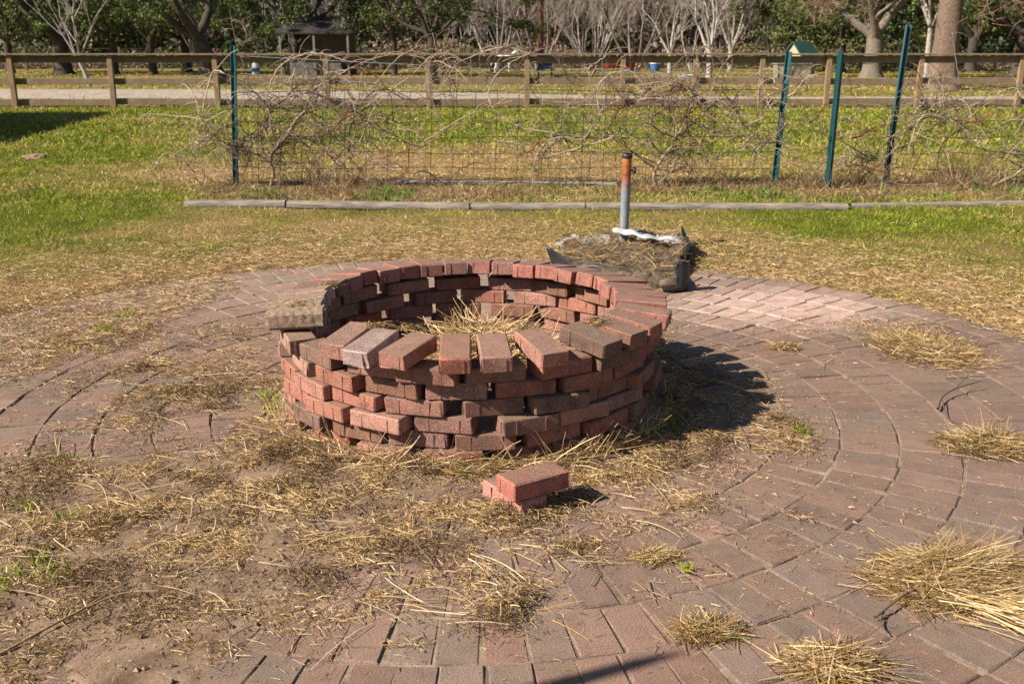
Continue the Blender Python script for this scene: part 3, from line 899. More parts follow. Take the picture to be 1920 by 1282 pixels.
def wall_straw():
    rs = np.random.RandomState(44); n = 1500
    t = -math.pi / 2 + rs.randn(n) * .75; r = .73 + .10 * rs.rand(n)
    B = np.stack([PITX + r * np.cos(t), PITY + r * np.sin(t), .012 + .03 * rs.rand(n)], -1)
    a = t + math.pi * .5 * rs.choice([-1, 1], n) + rs.randn(n) * .6; el = np.clip(rs.rand(n) ** 2 * 1.1, 0, 1.1)
    D_ = np.stack([np.cos(a) * np.cos(el), np.sin(a) * np.cos(el), np.sin(el)], -1); L = .03 + .15 * rs.rand(n) ** 2.2
    bend = rs.randn(n, 3) * L[:, None] * .12
    tip = B + D_ * L[:, None] + bend; ok = np.hypot(tip[:, 0] - PITX, tip[:, 1] - PITY) > .735
    o = link('leaning_straw', strands('leaning_straw', B[ok], D_[ok], L[ok], .0026 * (.5 + rs.rand(ok.sum())), STRAW[rs.randint(0, 7, ok.sum())] * (.7 + .5 * rs.rand(ok.sum(), 1)), bend[ok], 4, 2, .4, rs), M_straw)
    tag(o, 'straw stems leaning against the foot of the brick pit wall', 'straw', kind='stuff')
    # crumbs of straw and earth on top of some bricks
    n = 900; k = rs.randint(0, 6, n)
    cc = np.array([G(705, 614, .42), G(765, 617, .42), (PITX + .60 * math.cos(2.9), PITY + .60 * math.sin(2.9)), (PITX + .66 * math.cos(3.4), PITY + .66 * math.sin(3.4)), G(1120, 606, .42), G(985, 618, .42)])[k]
    B = np.stack([cc[:, 0] + rs.randn(n) * .022, cc[:, 1] + rs.randn(n) * .022, .422 + .012 * rs.rand(n)], -1)
    a = rs.rand(n) * 6.283; el = rs.randn(n) * .2
    D_ = np.stack([np.cos(a) * np.cos(el), np.sin(a) * np.cos(el), np.sin(el)], -1); L = .005 + .03 * rs.rand(n) ** 2.5
    o = link('brick_top_debris', strands('brick_top_debris', B, D_, L, np.full(n, .003), STRAW[rs.choice([1, 3, 6, 6, 4], n)] * (.6 + .5 * rs.rand(n, 1)), rs.randn(n, 3) * .004, 2, 2, .4, rs), M_straw)
    tag(o, 'crumbs of straw and earth lying on top of the ring of cap bricks', 'debris', kind='stuff')
wall_straw()
# dark twigs
def twig(pts, r0, r1, label, zs=.012, cat='twig', c=(.12, .08, .05), forks=()):
    g = Geo()
    P = [Vector((*G(px, py), zs + dz)) for px, py, dz in pts]
    g.tube(smooth_path(P, 4), np.linspace(r0, r1, (len(P) - 1) * 4 + 1), 6, c)
    for f_ in forks:
        Q = [Vector((*G(px, py), zs + dz)) for px, py, dz in f_]
        g.tube(smooth_path(Q, 3), np.linspace(r1 * 1.2, r1 * .5, (len(Q) - 1) * 3 + 1), 5, c)
    o = link('twig', g.mesh('twig', True), M_vine); tag(o, label, cat)
    return o
def smooth_path(P, k):
    """Catmull-Rom through P with k steps per span"""
    P = [Vector(p) for p in P]; out = []
    for i in range(len(P) - 1):
        a = P[max(i - 1, 0)]; b = P[i]; c = P[i + 1]; d = P[min(i + 2, len(P) - 1)]
        for j in range(k):
            t = j / k
            out.append(.5 * ((2 * b) + (c - a) * t + (2 * a - 5 * b + 4 * c - d) * t * t + (3 * b - a - 3 * c + d) * t ** 3))
    out.append(P[-1]); return out
twig([(1758, 772, 0), (1765, 755, .01), (1790, 742, .02), (1838, 732, .03)], .005, .002, 'dark curved twig lying left of the rounded straw heap at right', forks=[[(1790, 742, .02), (1812, 730, .05)], [(1765, 755, .01), (1775, 788, 0), (1800, 800, 0)]])
twig([(0, 1235, .0), (60, 1205, .005), (150, 1160, .01), (230, 1130, .015), (300, 1128, .02)], .004, .0015, 'long thin stalk lying on the soil at the lower left', c=(.30, .19, .10), forks=[[(150, 1160, .01), (200, 1142, .03), (258, 1122, .05)]])
twig([(1640, 1165, 0), (1665, 1150, .01), (1700, 1130, .02)], .004, .003, 'dark root at the left foot of the largest straw heap', forks=[[(1655, 1155, 0), (1650, 1175, 0), (1662, 1195, 0)]])

# green sprigs by the pit
def sprigs(name, spots, label, seed=2, n=120, h=.05, cols=GREEN):
    rs = np.random.RandomState(seed); B = []; 
    for (px, py, sp) in spots:
        c = G(px, py); m = int(n * sp)
        B.append(np.stack([c[0] + rs.randn(m) * .035 * sp, c[1] + rs.randn(m) * .035 * sp, np.full(m, .005)], -1))
    B = np.vstack(B); m = len(B); a = rs.rand(m) * 6.283; el = .5 + rs.rand(m) * .9
    D_ = np.stack([np.cos(a) * np.cos(el), np.sin(a) * np.cos(el), np.sin(el)], -1)
    L = h * (.5 + rs.rand(m))
    bend = np.zeros((m, 3)); bend[:, 2] = -L * .3
    o = link(name, strands(name, B, D_, L, .004 * (.6 + rs.rand(m)), cols[rs.randint(0, 3, m)] * (.8 + .4 * rs.rand(m, 1)), bend, 3, 2, 1, rs), M_grass)
    tag(o, label, 'grass', kind='stuff')
sprigs('green_sprigs', [(505, 745, 1), (515, 770, 1), (1225, 780, 1.2), (1240, 800, 1), (1210, 810, 1), (960, 855, 1), (925, 868, 1), (870, 885, .8), (120, 865, .7), (45, 960, .8), (80, 1060, .9), (120, 1085, .8),
                        (1500, 815, .5), (5, 1100, 1), (1240, 512, 1), (195, 622, .8), (1660, 545, .3), (130, 980, .6), (1285, 1070, .2), (240, 595, .8)], 'short green weeds sprouting among the straw', n=70)

# ================================================================== GRASS
def lawn_blades(name, n, y0, y1, rs, Lr, Wd, label, xpad=1.3, up=(.5, 1.4), seg=2, keep=None):
    k = int(n * 1.6)
    u = rs.rand(k); y = y0 + (y1 - y0) * u
    hw = (y * .985 + .38) * .506 + xpad
    x = (rs.rand(k) * 2 - 1) * hw
    w = hw / hw.max(); ok = rs.rand(k) < w
    r = np.hypot(x - PCX, y - PCY); ok &= r > PATIO_R + .02
    if keep is not None: ok &= keep(x, y)
    x, y = x[ok][:n], y[ok][:n]; m = len(x)
    z = lawn_height(x, y) - .004
    dd = dryness(x, y)
    c = grass_colour(dd, rs) * np.clip(.45 + 1.1 * fbm(x, y, 7.0, 3, 12), .5, 1.5)[:, None]
    a = rs.rand(m) * 6.283
    el = up[0] + (up[1] - up[0]) * rs.rand(m)
    el = np.where(rs.rand(m) < dd * .8, el * .35, el)
    D_ = np.stack([np.cos(a) * np.cos(el), np.sin(a) * np.cos(el), np.sin(el)], -1)
    L = (Lr[0] + (Lr[1] - Lr[0]) * rs.rand(m) ** 1.5) * (.7 + .7 * fbm(x, y, 1.5, 3, 6))
    bend = rs.randn(m, 3) * L[:, None] * .15; bend[:, 2] = -L * .25
    o = link(name, strands(name, np.stack([x, y, z], -1), D_, L, Wd * (.6 + .8 * rs.rand(m)), c, bend, seg, 2, 1, rs), M_grass)
    tag(o, label, 'grass', kind='stuff')
rs = np.random.RandomState(21)
notbed = lambda x, y: ~((y > 9.05) & (y < 10.35) & (x > -2.8) & (rs.rand(len(x)) < .35))
lawn_blades('lawn_grass', 150000, 4.0, 9.4, rs, (.02, .06), .0042, 'short dry and green grass between the paving and the timber edging')
lawn_blades('lawn_grass', 105000, 9.0, 14.5, rs, (.03, .08), .008, 'grass growing under and just behind the wire fence', keep=notbed)
lawn_blades('lawn_grass', 80000, 14.0, 26.0, rs, (.05, .11), .017, 'vivid green lawn in front of the wooden rail fence', xpad=1)
lawn_blades('field_grass', 45000, 25.0, 62.0, rs, (.06, .16), .045, 'sunlit field grass beyond the wooden rail fence', xpad=3, seg=1,
            keep=lambda x, y: np.abs(y - np.interp(x, xr, mid)) > np.interp(x, xr, hw) - .25 * rs.rand(len(x)))

# dead and green undergrowth in the vine bed
def bed_growth():
    rs = np.random.RandomState(8); n = 48000
    x = -2.9 + 9.4 * rs.rand(n); y = 9.0 + rs.beta(2.2, 1.6, n) * 1.5
    dens = np.clip((fbm(x, y, 1.6, 3, 14.0) - .33) * 3, .12, 1)
    rightish = sstep(1.5, 4, x)
    ok = rs.rand(n) < dens * (.75 + .25 * rightish); x, y = x[ok], y[ok]; n = len(x)
    tall = np.clip((fbm(x, y, 2.2, 2, 44.0) - .3) * 2.4, .15, 1.2) * (1 + 1.3 * sstep(2.4, 4.2, x)) * (1 + .5 * np.exp(-((y - 10.25) / .2) ** 2))
    green = (fbm(x, y, 2.5, 3, 77.0) > .53) & (rs.rand(n) < .65) & (y < 9.9)
    cs = np.array([(.32, .21, .10), (.20, .125, .065), (.10, .062, .036), (.42, .29, .15), (.26, .16, .09)])
    c = np.where(green[:, None], np.array([(.10, .17, .03), (.14, .22, .03), (.07, .13, .02)])[rs.randint(0, 3, n)], cs[rs.randint(0, 5, n)]) * (.75 + .5 * rs.rand(n, 1))
    a = rs.rand(n) * 6.283; el = .25 + rs.rand(n) * 1.2
    D_ = np.stack([np.cos(a) * np.cos(el), np.sin(a) * np.cos(el), np.sin(el)], -1)
    L = (.05 + .16 * rs.rand(n) ** 1.4) * tall + .02
    bend = rs.randn(n, 3) * L[:, None] * .25; bend[:, 2] = -L * .25
    o = link('undergrowth', strands('undergrowth', np.stack([x, y, lawn_height(x, y)], -1), D_, L, np.where(green, .012, .005), c, bend, 3, 2, 1, rs), M_grass)
    tag(o, 'brown and green undergrowth tangled along the foot of the wire fence', 'undergrowth', kind='stuff')
bed_growth()

# ================================================================== TIMBERS
def timber(x0, x1, y0, y1, label, rad=.045, flat=False, seed=0):
    n = 24; g = Geo(); L = math.hypot(x1 - x0, y1 - y0)
    t = np.linspace(-L / 2, L / 2, n)
    P = [(a, (fbm(np.array([a]), np.array([seed * 3.3]), 1.2, 2)[0] - .5) * .02, 0) for a in t]
    rr = rad * (1 + (fbm(t, t * 0 + seed, 2.0, 3) - .5) * .12)
    V, F = tube(P, rr, 14)
    V[:, 2] = np.clip(V[:, 2], -rad * .72, rad * .72)
    g.add(V, F)
    for ring in (V[:14], V[-14:]):
        ce = ring.mean(0); g.add(np.vstack([ring, ce]), [(i, (i + 1) % 14, 14, 14) for i in range(14)])
    o = link('landscape_timber', g.mesh('landscape_timber', True), M_timber, None, ((x0 + x1) / 2, (y0 + y1) / 2, rad * .72 - .004), (0, 0, math.atan2(y1 - y0, x1 - x0)))
    tag(o, label, 'timber', 'landscape timbers edging the vine bed')
def gp(px, py): return G(px, py)
ed = [((346, 393), (534, 393), 'pale grey timber at the left end of the bed edging'),
      ((538, 394), (880, 398), 'second grey timber from the left in front of the vines'),
      ((884, 398), (1096, 398), 'short grey timber in the middle, left of the pipe'),
      ((1099, 398), (1590, 399), 'long grey timber passing behind the pipe'),
      ((1597, 395), (2000, 388), 'half buried grey timber at the right end of the edging')]
for k, (a, b, lab) in enumerate(ed):
    A_ = gp(*a); B_ = gp(*b)
    timber(A_[0], B_[0], A_[1] + .05, B_[1] + .05, lab, .053 if k < 4 else .04, seed=k)
A_ = gp(640, 352); B_ = gp(1160, 357)
timber(A_[0], B_[0], A_[1] + .25, B_[1] + .25, 'weathered timber lying behind the wire fence', .036, seed=9)

# ================================================================== T-POSTS
def m_paint():
    m, nt, b = new_mat('green_post_paint')
    v = obj_vec(nt); n = noise(nt, v, 60, 5, .7)
    c = ramp(nt, n, [(.36, (.07, .04, .02)), (.41, (.005, .050, .058)), (.7, (.008, .085, .095))])
    nt.links.new(c, b.inputs['Base Color']); b.inputs['Roughness'].default_value = .45
    bump(nt, b, n, .3, .002)
    return m
M_tpost = m_paint()
M_stud = plain('bare_stud', (.05, .12, .12), .5, .2)
def tpost(top, bot, Y, label, yaw):
    A_ = PL(*bot, Y); B_ = PL(*top, Y); ax = (B_ - A_); L = ax.length
    root = empty('t_post', A_); root.rotation_mode = 'QUATERNION'
    root.rotation_quaternion = ax.to_track_quat('Z', 'X') @ Euler((0, 0, yaw)).to_quaternion()
    g = Geo()
    g.box(-.030, .030, -.004, .004, -.1, L)          # the bar of the T
    g.box(-.004, .004, -.048, -.004, -.1, L - .004)  # its stem
    link('bar', g.mesh('bar'), M_tpost, root)
    s = Geo(); z = .08
    while z < L - .02:
        s.box(-.008, .008, .004, .014, z, z + .014); z += .055
    link('stud', s.mesh('stud'), M_tpost, root)
    tag(root, label, 'fence post', 'green steel posts of the wire fence')
tpost((437, 85), (442, 348), 10.2, 'upright green steel post at the left end of the wire fence', R(222))
tpost((1478, 97), (1450, 347), 10.2, 'leaning green steel post right of the rusty pipe, first of three', R(215))
tpost((1577, 98), (1551, 354), 9.95, 'slimmer green steel post, middle one of the three on the right', R(170))
tpost((1704, 47), (1659, 347), 10.2, 'tallest and most tilted green steel post, rightmost of the three', R(140))

# ================================================================== WIRE FENCE
M_wire = plain('rusty_wire', (.055, .045, .04), .6, .3)
M_wire2 = plain('galvanised_wire', (.45, .47, .5), .4, .6)
def wire_panel(top_pts, bot_pts, nv_, nh, label, Y, bright=True):
    """top_pts, bot_pts: two photo points each (left, right)"""
    root = empty('wire_fence', PL(bot_pts[0][0], bot_pts[0][1], Y)); o0 = root.location
    tl, tr = PL(*top_pts[0], Y) - o0, PL(*top_pts[1], Y) - o0
    bl, br = PL(*bot_pts[0], Y) - o0, PL(*bot_pts[1], Y) - o0
    def at(u, v):
        p = (bl * (1 - u) + br * u) * (1 - v) + (tl * (1 - u) + tr * u) * v
        q = p + Vector((0, .02 * math.sin(u * 9 + v * 3), .010 * math.sin(u * 17 + v * 11)))
        return q
    for k in range(nh):
        v = k / (nh - 1)
        g = Geo(); g.tube([at(u, v) for u in np.linspace(0, 1, 28)], .0036 if k in (0, nh - 1) else .0030, 4, cap=False)
        link('wire', g.mesh('wire', True), M_wire, root)
    for k in range(nv_):
        u = k / (nv_ - 1)
        g = Geo(); g.tube([at(u, v) for v in np.linspace(0, 1, 7)], .0028, 4, cap=False)
        link('wire', g.mesh('wire', True), M_wire, root)
    tag(root, label, 'wire fence')
    return root
w1 = wire_panel([(442, 172), (1465, 170)], [(444, 343), (1452, 344)], 26, 7, 'rusty welded wire panel with square mesh carrying the vines', 10.2)
w2 = wire_panel([(1745, 172), (2100, 160)], [(1662, 345), (2060, 348)], 11, 7, 'leaning wire panel right of the tallest green post', 10.22)
for pts, in (([(445, 105), (700, 118), (1030, 135), (1330, 139), (1470, 138)],), ([(442, 138), (640, 152), (900, 168), (1030, 171)],)):
    g = Geo(); P = [PL(px, py, 10.18) - w1.location for px, py in pts]
    g.tube(smooth_path(P, 6), .003, 5, cap=False)
    link('top_wire', g.mesh('top_wire', True), M_wire2, w1)

# ================================================================== GRAPE VINES
def cane_path(P0, d0, L, rs, wig=.5, grav=.0, n=14, flat=.35):
    P = [np.array(P0)]; d_ = np.array(d0, float); d_ /= np.linalg.norm(d_); w = rs.randn(3) * .2
    for k in range(n):
        w = w * .7 + rs.randn(3) * wig * .35
        d_ = d_ + w * .5 + np.array((0, 0, -grav)) * (k / n); d_[1] *= (1 - flat * .5)
        d_ /= np.linalg.norm(d_); P.append(P[-1] + d_ * L / n)
        if P[-1][2] < .04: P[-1][2] = .04; d_[2] = abs(d_[2])
        if P[-1][2] > 1.0 and rs.rand() < .8: d_[2] -= .35
    return np.array(P)
def vine(name_lab, base, trunk_pts, n_canes, seed, spread, Y=10.15, extra=(), red=.04, rmain=.016, Lc=(.5, 1.5)):
    rs = np.random.RandomState(seed)
    root = empty('grape_vine', (*base, 0)); o0 = np.array((*base, 0))
    tag(root, name_lab, 'vine', 'leafless grape vines on the wire fence')
    BK = np.array([(.30, .22, .16), (.19, .135, .105), (.38, .29, .215), (.12, .085, .07)])
    g = Geo(); starts = []
    for tp, r0, r1 in trunk_pts:
        P = smooth_path([PL(px, py, Y + dy) - Vector(o0) for px, py, dy in tp], 6)
        P = [p + Vector(rs.randn(3) * .004) for p in P]
        g.tube(P, np.linspace(r0, r1, len(P)), 7, BK[0])
        for p in P[len(P) // 3:]: starts.append(np.array(p))
    link('trunk', g.mesh('trunk', True), M_vine, root)
    for pts, r0, r1, tw in extra:
        starts += [np.array(p) - o0 for p in smooth_path([PL(px, py, Y + dy) for px, py, dy in pts], 2)][1::2]
    def build(P, r0, r1, tw, c):
        g = Geo(); g.tube(P, np.linspace(r0, r1, len(P)), 5, c, cap=False)
        for k in range(tw):
            j = rs.randint(2, len(P)); dd = rs.randn(3) * np.array((1, .35, 1)); 
            Q = cane_path(P[j], dd, rs.uniform(.06, .34), rs, .6, .1, 5)
            Q[:, 2] = np.maximum(Q[:, 2], .03)
            g.tube(Q, np.linspace(max(r1 * .9, .003), .0018, len(Q)), 3, c * rs.uniform(.7, 1.25), cap=False)
        link('branch', g.mesh('branch', True), M_vine, root)
    for k in range(n_canes):
        s_ = starts[rs.randint(len(starts))]
        side = rs.choice([-1, 1], p=[1 - spread, spread])
        d0 = np.array((side * rs.uniform(.3, 1), rs.randn() * .12, rs.uniform(-.35, .9)))
        P = cane_path(s_, d0, rs.uniform(*Lc), rs, .75, .25)
        c = BK[rs.randint(4)] * rs.uniform(.8, 1.2)
        if rs.rand() < red: c = np.array((.17, .045, .035))
        build(P, rs.uniform(.004, .0085), .0025, rs.randint(6, 14), c)
    for pts, r0, r1, tw in extra:
        P = np.array([tuple(p) for p in smooth_path([PL(px, py, Y + dy) - Vector(o0) for px, py, dy in pts], 7)])
        P += rs.randn(*P.shape) * .004
        build(P, r0 * 1.5, max(r1 * 1.5, .003), tw, BK[rs.randint(3)] * rs.uniform(1.0, 1.4))
    return root
vine('old grape vine with twisted trunk just right of the left green post', G(508, 357),
     [([(506, 362, 0), (512, 330, 0), (508, 300, 0), (516, 280, -.02), (540, 250, -.03), (560, 220, 0), (590, 195, .03)], .022, .012),
      ([(508, 305, 0), (480, 288, 0), (450, 280, .02), (425, 270, .03)], .012, .006),
      ([(516, 282, 0), (500, 250, 0), (505, 210, .02), (515, 185, .0), (560, 180, .03)], .013, .007),
      ([(540, 250, 0), (580, 262, .05), (625, 300, .05), (650, 330, .03)], .012, .005),
      ([(560, 220, 0), (600, 235, .0), (650, 232, .0), (700, 215, .0)], .010, .005)],
     112, 4, .66, Lc=(.35, .95), extra=[
         ([(505, 205, 0), (475, 170, -.1), (440, 145, -.15), (400, 138, -.2), (350, 150, -.25), (338, 163, -.25)], .005, .002, 6),
         ([(440, 280, 0), (410, 262, -.1), (390, 255, -.15), (350, 275, -.2), (312, 302, -.2)], .004, .0015, 8),
         ([(400, 258, -.1), (368, 278, -.15), (358, 305, -.15), (372, 340, -.15)], .003, .001, 5),
         ([(450, 200, 0), (410, 215, -.1), (375, 235, -.15), (370, 250, -.15)], .0035, .001, 5),
         ([(500, 180, 0), (520, 130, .05), (560, 105, .05), (600, 100, .05), (640, 112, 0), (660, 118, 0)], .0045, .002, 8),
         ([(560, 180, 0), (620, 150, .05), (680, 118, .05), (740, 102, .05), (790, 108, 0), (830, 125, 0)], .0045, .002, 8),
         ([(590, 195, 0), (650, 200, 0), (700, 160, 0), (745, 110, 0), (790, 85, .05)], .004, .0015, 8),
         ([(640, 225, 0), (700, 190, 0), (760, 150, 0), (830, 100, 0), (900, 140, 0), (935, 160, 0)], .004, .0015, 9),
         ([(650, 232, 0), (720, 245, 0), (790, 275, 0), (850, 235, 0), (930, 230, 0)], .006, .003, 9),
         ([(700, 215, 0), (780, 250, 0), (800, 262, 0), (860, 225, 0), (920, 200, 0), (960, 190, 0)], .0055, .002, 9),
         ([(470, 180, 0), (455, 120, 0), (440, 70, 0), (430, 20, 0)], .003, .001, 4),
         ([(640, 250, 0), (700, 300, 0), (745, 320, 0), (800, 330, 0)], .004, .0015, 8)])
vine('thicket of grape vine with reddish stems behind the rusty pipe', G(1238, 362),
     [([(1236, 364, 0), (1225, 330, 0), (1240, 300, .02), (1262, 270, 0), (1268, 235, .0), (1255, 200, .02)], .018, .008),
      ([(1240, 300, 0), (1190, 262, 0), (1130, 255, .02), (1080, 262, .02), (1040, 250, .02)], .011, .006),
      ([(1262, 270, 0), (1300, 230, 0), (1320, 210, 0), (1290, 170, 0), (1230, 155, .02), (1190, 190, 0)], .010, .005),
      ([(1225, 330, 0), (1260, 325, 0), (1300, 300, 0), (1320, 250, 0)], .009, .004)],
     105, 6, .5, red=.05, Lc=(.35, .95), extra=[
         ([(1040, 250, 0), (1005, 245, 0), (960, 232, 0), (920, 195, 0), (925, 150, 0), (960, 118, 0), (1020, 90, 0)], .006, .002, 9),
         ([(1150, 258, 0), (1060, 285, 0), (990, 300, 0), (960, 275, 0), (930, 262, 0)], .006, .0025, 9),
         ([(1230, 155, 0), (1180, 160, 0), (1120, 130, 0), (1100, 170, 0), (1060, 200, 0)], .004, .0015, 9),
         ([(1100, 130, 0), (1130, 110, 0), (1150, 92, .05)], .003, .001, 4),
         ([(1320, 210, 0), (1370, 240, 0), (1430, 220, 0), (1455, 190, 0), (1500, 215, 0), (1530, 250, 0), (1560, 305, 0), (1600, 312, 0)], .005, .002, 9),
         ([(1360, 225, 0), (1400, 150, 0), (1430, 145, 0), (1460, 165, 0), (1490, 195, 0)], .004, .0015, 9),
         ([(1330, 190, 0), (1345, 140, 0), (1365, 110, 0), (1372, 105, 0)], .003, .001, 5),
         ([(1290, 170, 0), (1350, 200, 0), (1400, 255, 0), (1440, 260, 0)], .004, .0015, 12),
         ([(1300, 230, 0), (1370, 250, 0), (1420, 225, 0), (1440, 190, 0)], .005, .002, 12),
         ([(1320, 290, 0), (1370, 300, 0), (1400, 270, 0), (1430, 300, 0)], .004, .0015, 12)])
vine('grape vine with a thick pale arching cane at the right edge', G(1930, 352),
     [([(1855, 352, -.1), (1880, 340, -.1), (1915, 320, -.05), (1925, 300, 0), (1925, 285, 0), (1950, 270, 0)], .017, .013),
      ([(1925, 290, 0), (1880, 286, -.02), (1830, 275, -.05), (1808, 252, -.05), (1790, 228, -.05), (1750, 218, -.05), (1710, 232, -.05), (1682, 275, -.02), (1660, 295, 0), (1620, 305, 0), (1585, 312, 0)], .012, .0055),
      ([(1925, 300, 0), (1945, 240, 0), (1900, 225, 0), (1860, 245, 0)], .009, .005)],
     60, 9, .45, red=.08, Lc=(.3, .9), extra=[
         ([(1712, 232, 0), (1708, 215, 0), (1705, 212, 0)], .006, .003, 1),
         ([(1585, 312, 0), (1583, 280, 0), (1570, 235, 0), (1540, 215, 0)], .0045, .0025, 3),
         ([(1590, 275, 0), (1600, 240, 0), (1590, 220, 0), (1575, 222, 0)], .003, .002, 2),
         ([(1750, 218, 0), (1800, 205, 0), (1860, 185, 0), (1930, 170, 0)], .005, .002, 9),
         ([(1790, 230, 0), (1840, 250, 0), (1880, 240, 0), (1930, 220, 0)], .005, .002, 9),
         ([(1870, 175, 0), (1900, 165, 0), (1930, 175, 0)], .004, .002, 4),
         ([(1800, 160, 0), (1792, 110, 0), (1785, 60, 0)], .003, .001, 4)])

# ================================================================== PIPE IN THE BROKEN UMBRELLA BASE
def umbrella_base():
    bx, by = .765, 6.86
    root = empty('umbrella_base', (bx, by, 0))
    tag(root, 'broken umbrella base with a rust topped steel pipe standing in torn plastic and soil', 'umbrella base')
    m, nt, b = new_mat('rusted_galvanised_pipe')
    v = obj_vec(nt); sp = N(nt, 'ShaderNodeSeparateXYZ'); nt.links.new(v, sp.inputs[0])
    n = noise(nt, v, 25, 5, .7)
    h = math_(nt, 'ADD', sp.outputs[2], math_(nt, 'MULTIPLY', math_(nt, 'SUBTRACT', n, .5), .10))
    mr = N(nt, 'ShaderNodeMapRange'); mr.inputs[1].default_value = .40; mr.inputs[2].default_value = .52; nt.links.new(h, mr.inputs[0])
    rust = ramp(nt, n, [(.35, (.14, .035, .015)), (.55, (.34, .10, .03)), (.75, (.44, .18, .06))])
    steel = ramp(nt, n, [(.35, (.15, .165, .19)), (.65, (.23, .245, .275))])
    nt.links.new(mix(nt, mr.outputs[0], steel, rust), b.inputs['Base Color'])
    b.inputs['Roughness'].default_value = .55; b.inputs['Metallic'].default_value = .15
    bump(nt, b, n, .3, .002)
    M_pl = plain('black_plastic', (.022, .023, .026), .5, 0, .4, .4, 12)
    lean = Matrix.Rotation(R(.7), 4, 'Y')
    top = PL(1171, 296, by).z
    g = Geo(); g.tube([lean @ Vector((0, 0, z)) for z in np.linspace(.05, top, 8)], .0315, 24)
    po = link('pole', g.mesh('pole', True), m, root)
    g = Geo(); g.tube([lean @ Vector((0, 0, z)) for z in (top - .002, top + .004, top + .022, top + .028)], [.034, .036, .036, .030], 24)
    link('pole_cap', g.mesh('pole_cap', True), M_pl, po)
    c = lean @ Vector((.0, 0, .555))
    g = Geo(); g.tube([c + Vector((x, -.012 * 0, 0)) for x in (.02, .040, .041, .046, .062, .064)], [.007, .007, .016, .021, .020, .012], 14)
    link('knob', g.mesh('knob', True), plain('knob_plastic', (.03, .035, .06), .45), po)
    # tray: a low slab of dead soil with black plastic corners
    A_, B_, C_, D__ = np.array((-.47, -.62)), np.array((.20, -1.20)), np.array((.50, .16)), np.array((-.46, .20))
    def q2(u, v): 
        u = np.asarray(u)[..., None]; v = np.asarray(v)[..., None]
        return (A_ * (1 - u) + B_ * u) * (1 - v) + (D__ * (1 - u) + C_ * u) * v
    u_, v_ = np.meshgrid(np.linspace(0, 1, 110), np.linspace(0, 1, 120), indexing='ij')
    Q = q2(u_, v_); X, Y = Q[..., 0], Q[..., 1]
    e = np.minimum(np.minimum(u_, 1 - u_), np.minimum(v_, 1 - v_))
    Z = (.035 + .045 * v_) * sstep(0, .05, e) + (fbm(X, Y, 8, 5, 50) - .42) * .10 * sstep(0, .07, e)
    Z = np.maximum(Z, -.01)
    i = np.arange(109)[:, None] * 120 + np.arange(119)[None]
    F = np.stack([i, i + 120, i + 121, i + 1], -1).reshape(-1, 4)
    link('soil_fill', npmesh('soil_fill', np.stack([X, Y, Z], -1).reshape(-1, 3), F, None, True), m_soil('grey_fill', (.035, .028, .02), (.11, .085, .06), (.24, .185, .13), 12), root)
    def sheet(name, P, thick, mat):
        """P grid (a,b,3)"""
        P = np.array(P, float); a, b_, _ = P.shape
        i = np.arange(a - 1)[:, None] * b_ + np.arange(b_ - 1)[None]
        F = np.stack([i, i + b_, i + b_ + 1, i + 1], -1).reshape(-1, 4)
        me = npmesh(name, P.reshape(-1, 3), F, None, True)
        o = link(name, me, mat, root); mo = o.modifiers.new('s', 'SOLIDIFY'); mo.thickness = thick
        return o
    # near right corner: upright black wall, rounded over the corner
    P = []
    for t in np.linspace(0, 1, 18):
        if t < .35: q = B_ + np.array((-.07, .01)) * .5 * (1 - t / .35)
        else: q = B_ + np.array((.055, .10)) * ((t - .35) / .65) + np.array((.015, -.015)) * math.sin((t - .35) / .65 * math.pi)
        hh = .185 - .03 * abs(t - .3) * 2 + .006 * math.sin(t * 17)
        P.append([(q[0] + .012 * math.sin(z * 16), q[1] - .01 * (z > hh * .9), z) for z in np.linspace(0, hh, 8)])
    sheet('corner_wall', P, .008, M_pl)
    # the left fin: curled up and sweeping down to the right
    P = []
    for t in np.linspace(0, 1, 20):
        x = -.50 + .34 * t; y = -.62 - .20 * t
        hh = .055 + .11 * math.exp(-t * 7) + .012 * math.sin(t * 11)
        P.append([(x - .05 * math.exp(-t * 6) * (z / .2) * 1.4, y + .01 * math.sin(z * 20), z) for z in np.linspace(0.0, hh, 6)])
    sheet('torn_rim', P, .007, M_pl)
    # crumpled right rim running back from the corner
    P = []
    for t in np.linspace(0, 1, 26):
        q = B_ * (1 - t) + C_ * t + np.array((.01, 0)) * math.sin(t * 19)
        hh = .09 + .03 * math.sin(t * 13) + .05 * (t > .6)
        P.append([(q[0] - .05 * z / .1 * (.5 + .5 * math.sin(t * 8)), q[1], z) for z in np.linspace(0, hh, 5)])
    sheet('side_rim', P, .006, M_pl)
    x0, x1, y0, y1 = -.40, .40, -1.0, .15
    # torn pale cloth: left strip, right crumple and the white tongue at the pole foot
    M_cl = plain('weathered_white_sheet', (.36, .335, .31), .8, 0, .3, .45, 14, .8, .006, c2=(.11, .085, .06))
    def crumple(name, x0, x1, y0, y1, z0, amp, seed, nx=70, ny=34, sk=0.):
        a, b_ = np.meshgrid(np.linspace(0, 1, nx), np.linspace(0, 1, ny), indexing='ij')
        x = x0 + (x1 - x0) * a; y = y0 + (y1 - y0) * b_ + sk * a
        n = fbm(x, y, 8, 3, seed); n2 = np.abs(fbm(x, y, 11, 2, seed + 5) - .5) * 2; n3 = np.abs(fbm(x, y, 26, 2, seed + 9) - .5) * 2
        ed = np.minimum(1, 6 * np.minimum(a, 1 - a)) * np.minimum(1, 5 * np.minimum(b_, 1 - b_))
        z = z0 - .02 + amp * .8 * (1.1 * n * ed - .75 * n2 * ed - .3 * n3) - .02 * (1 - ed)
        w = (fbm(a * 3, b_ * 3, 1.5, 3, seed + 20) - .5) * .10
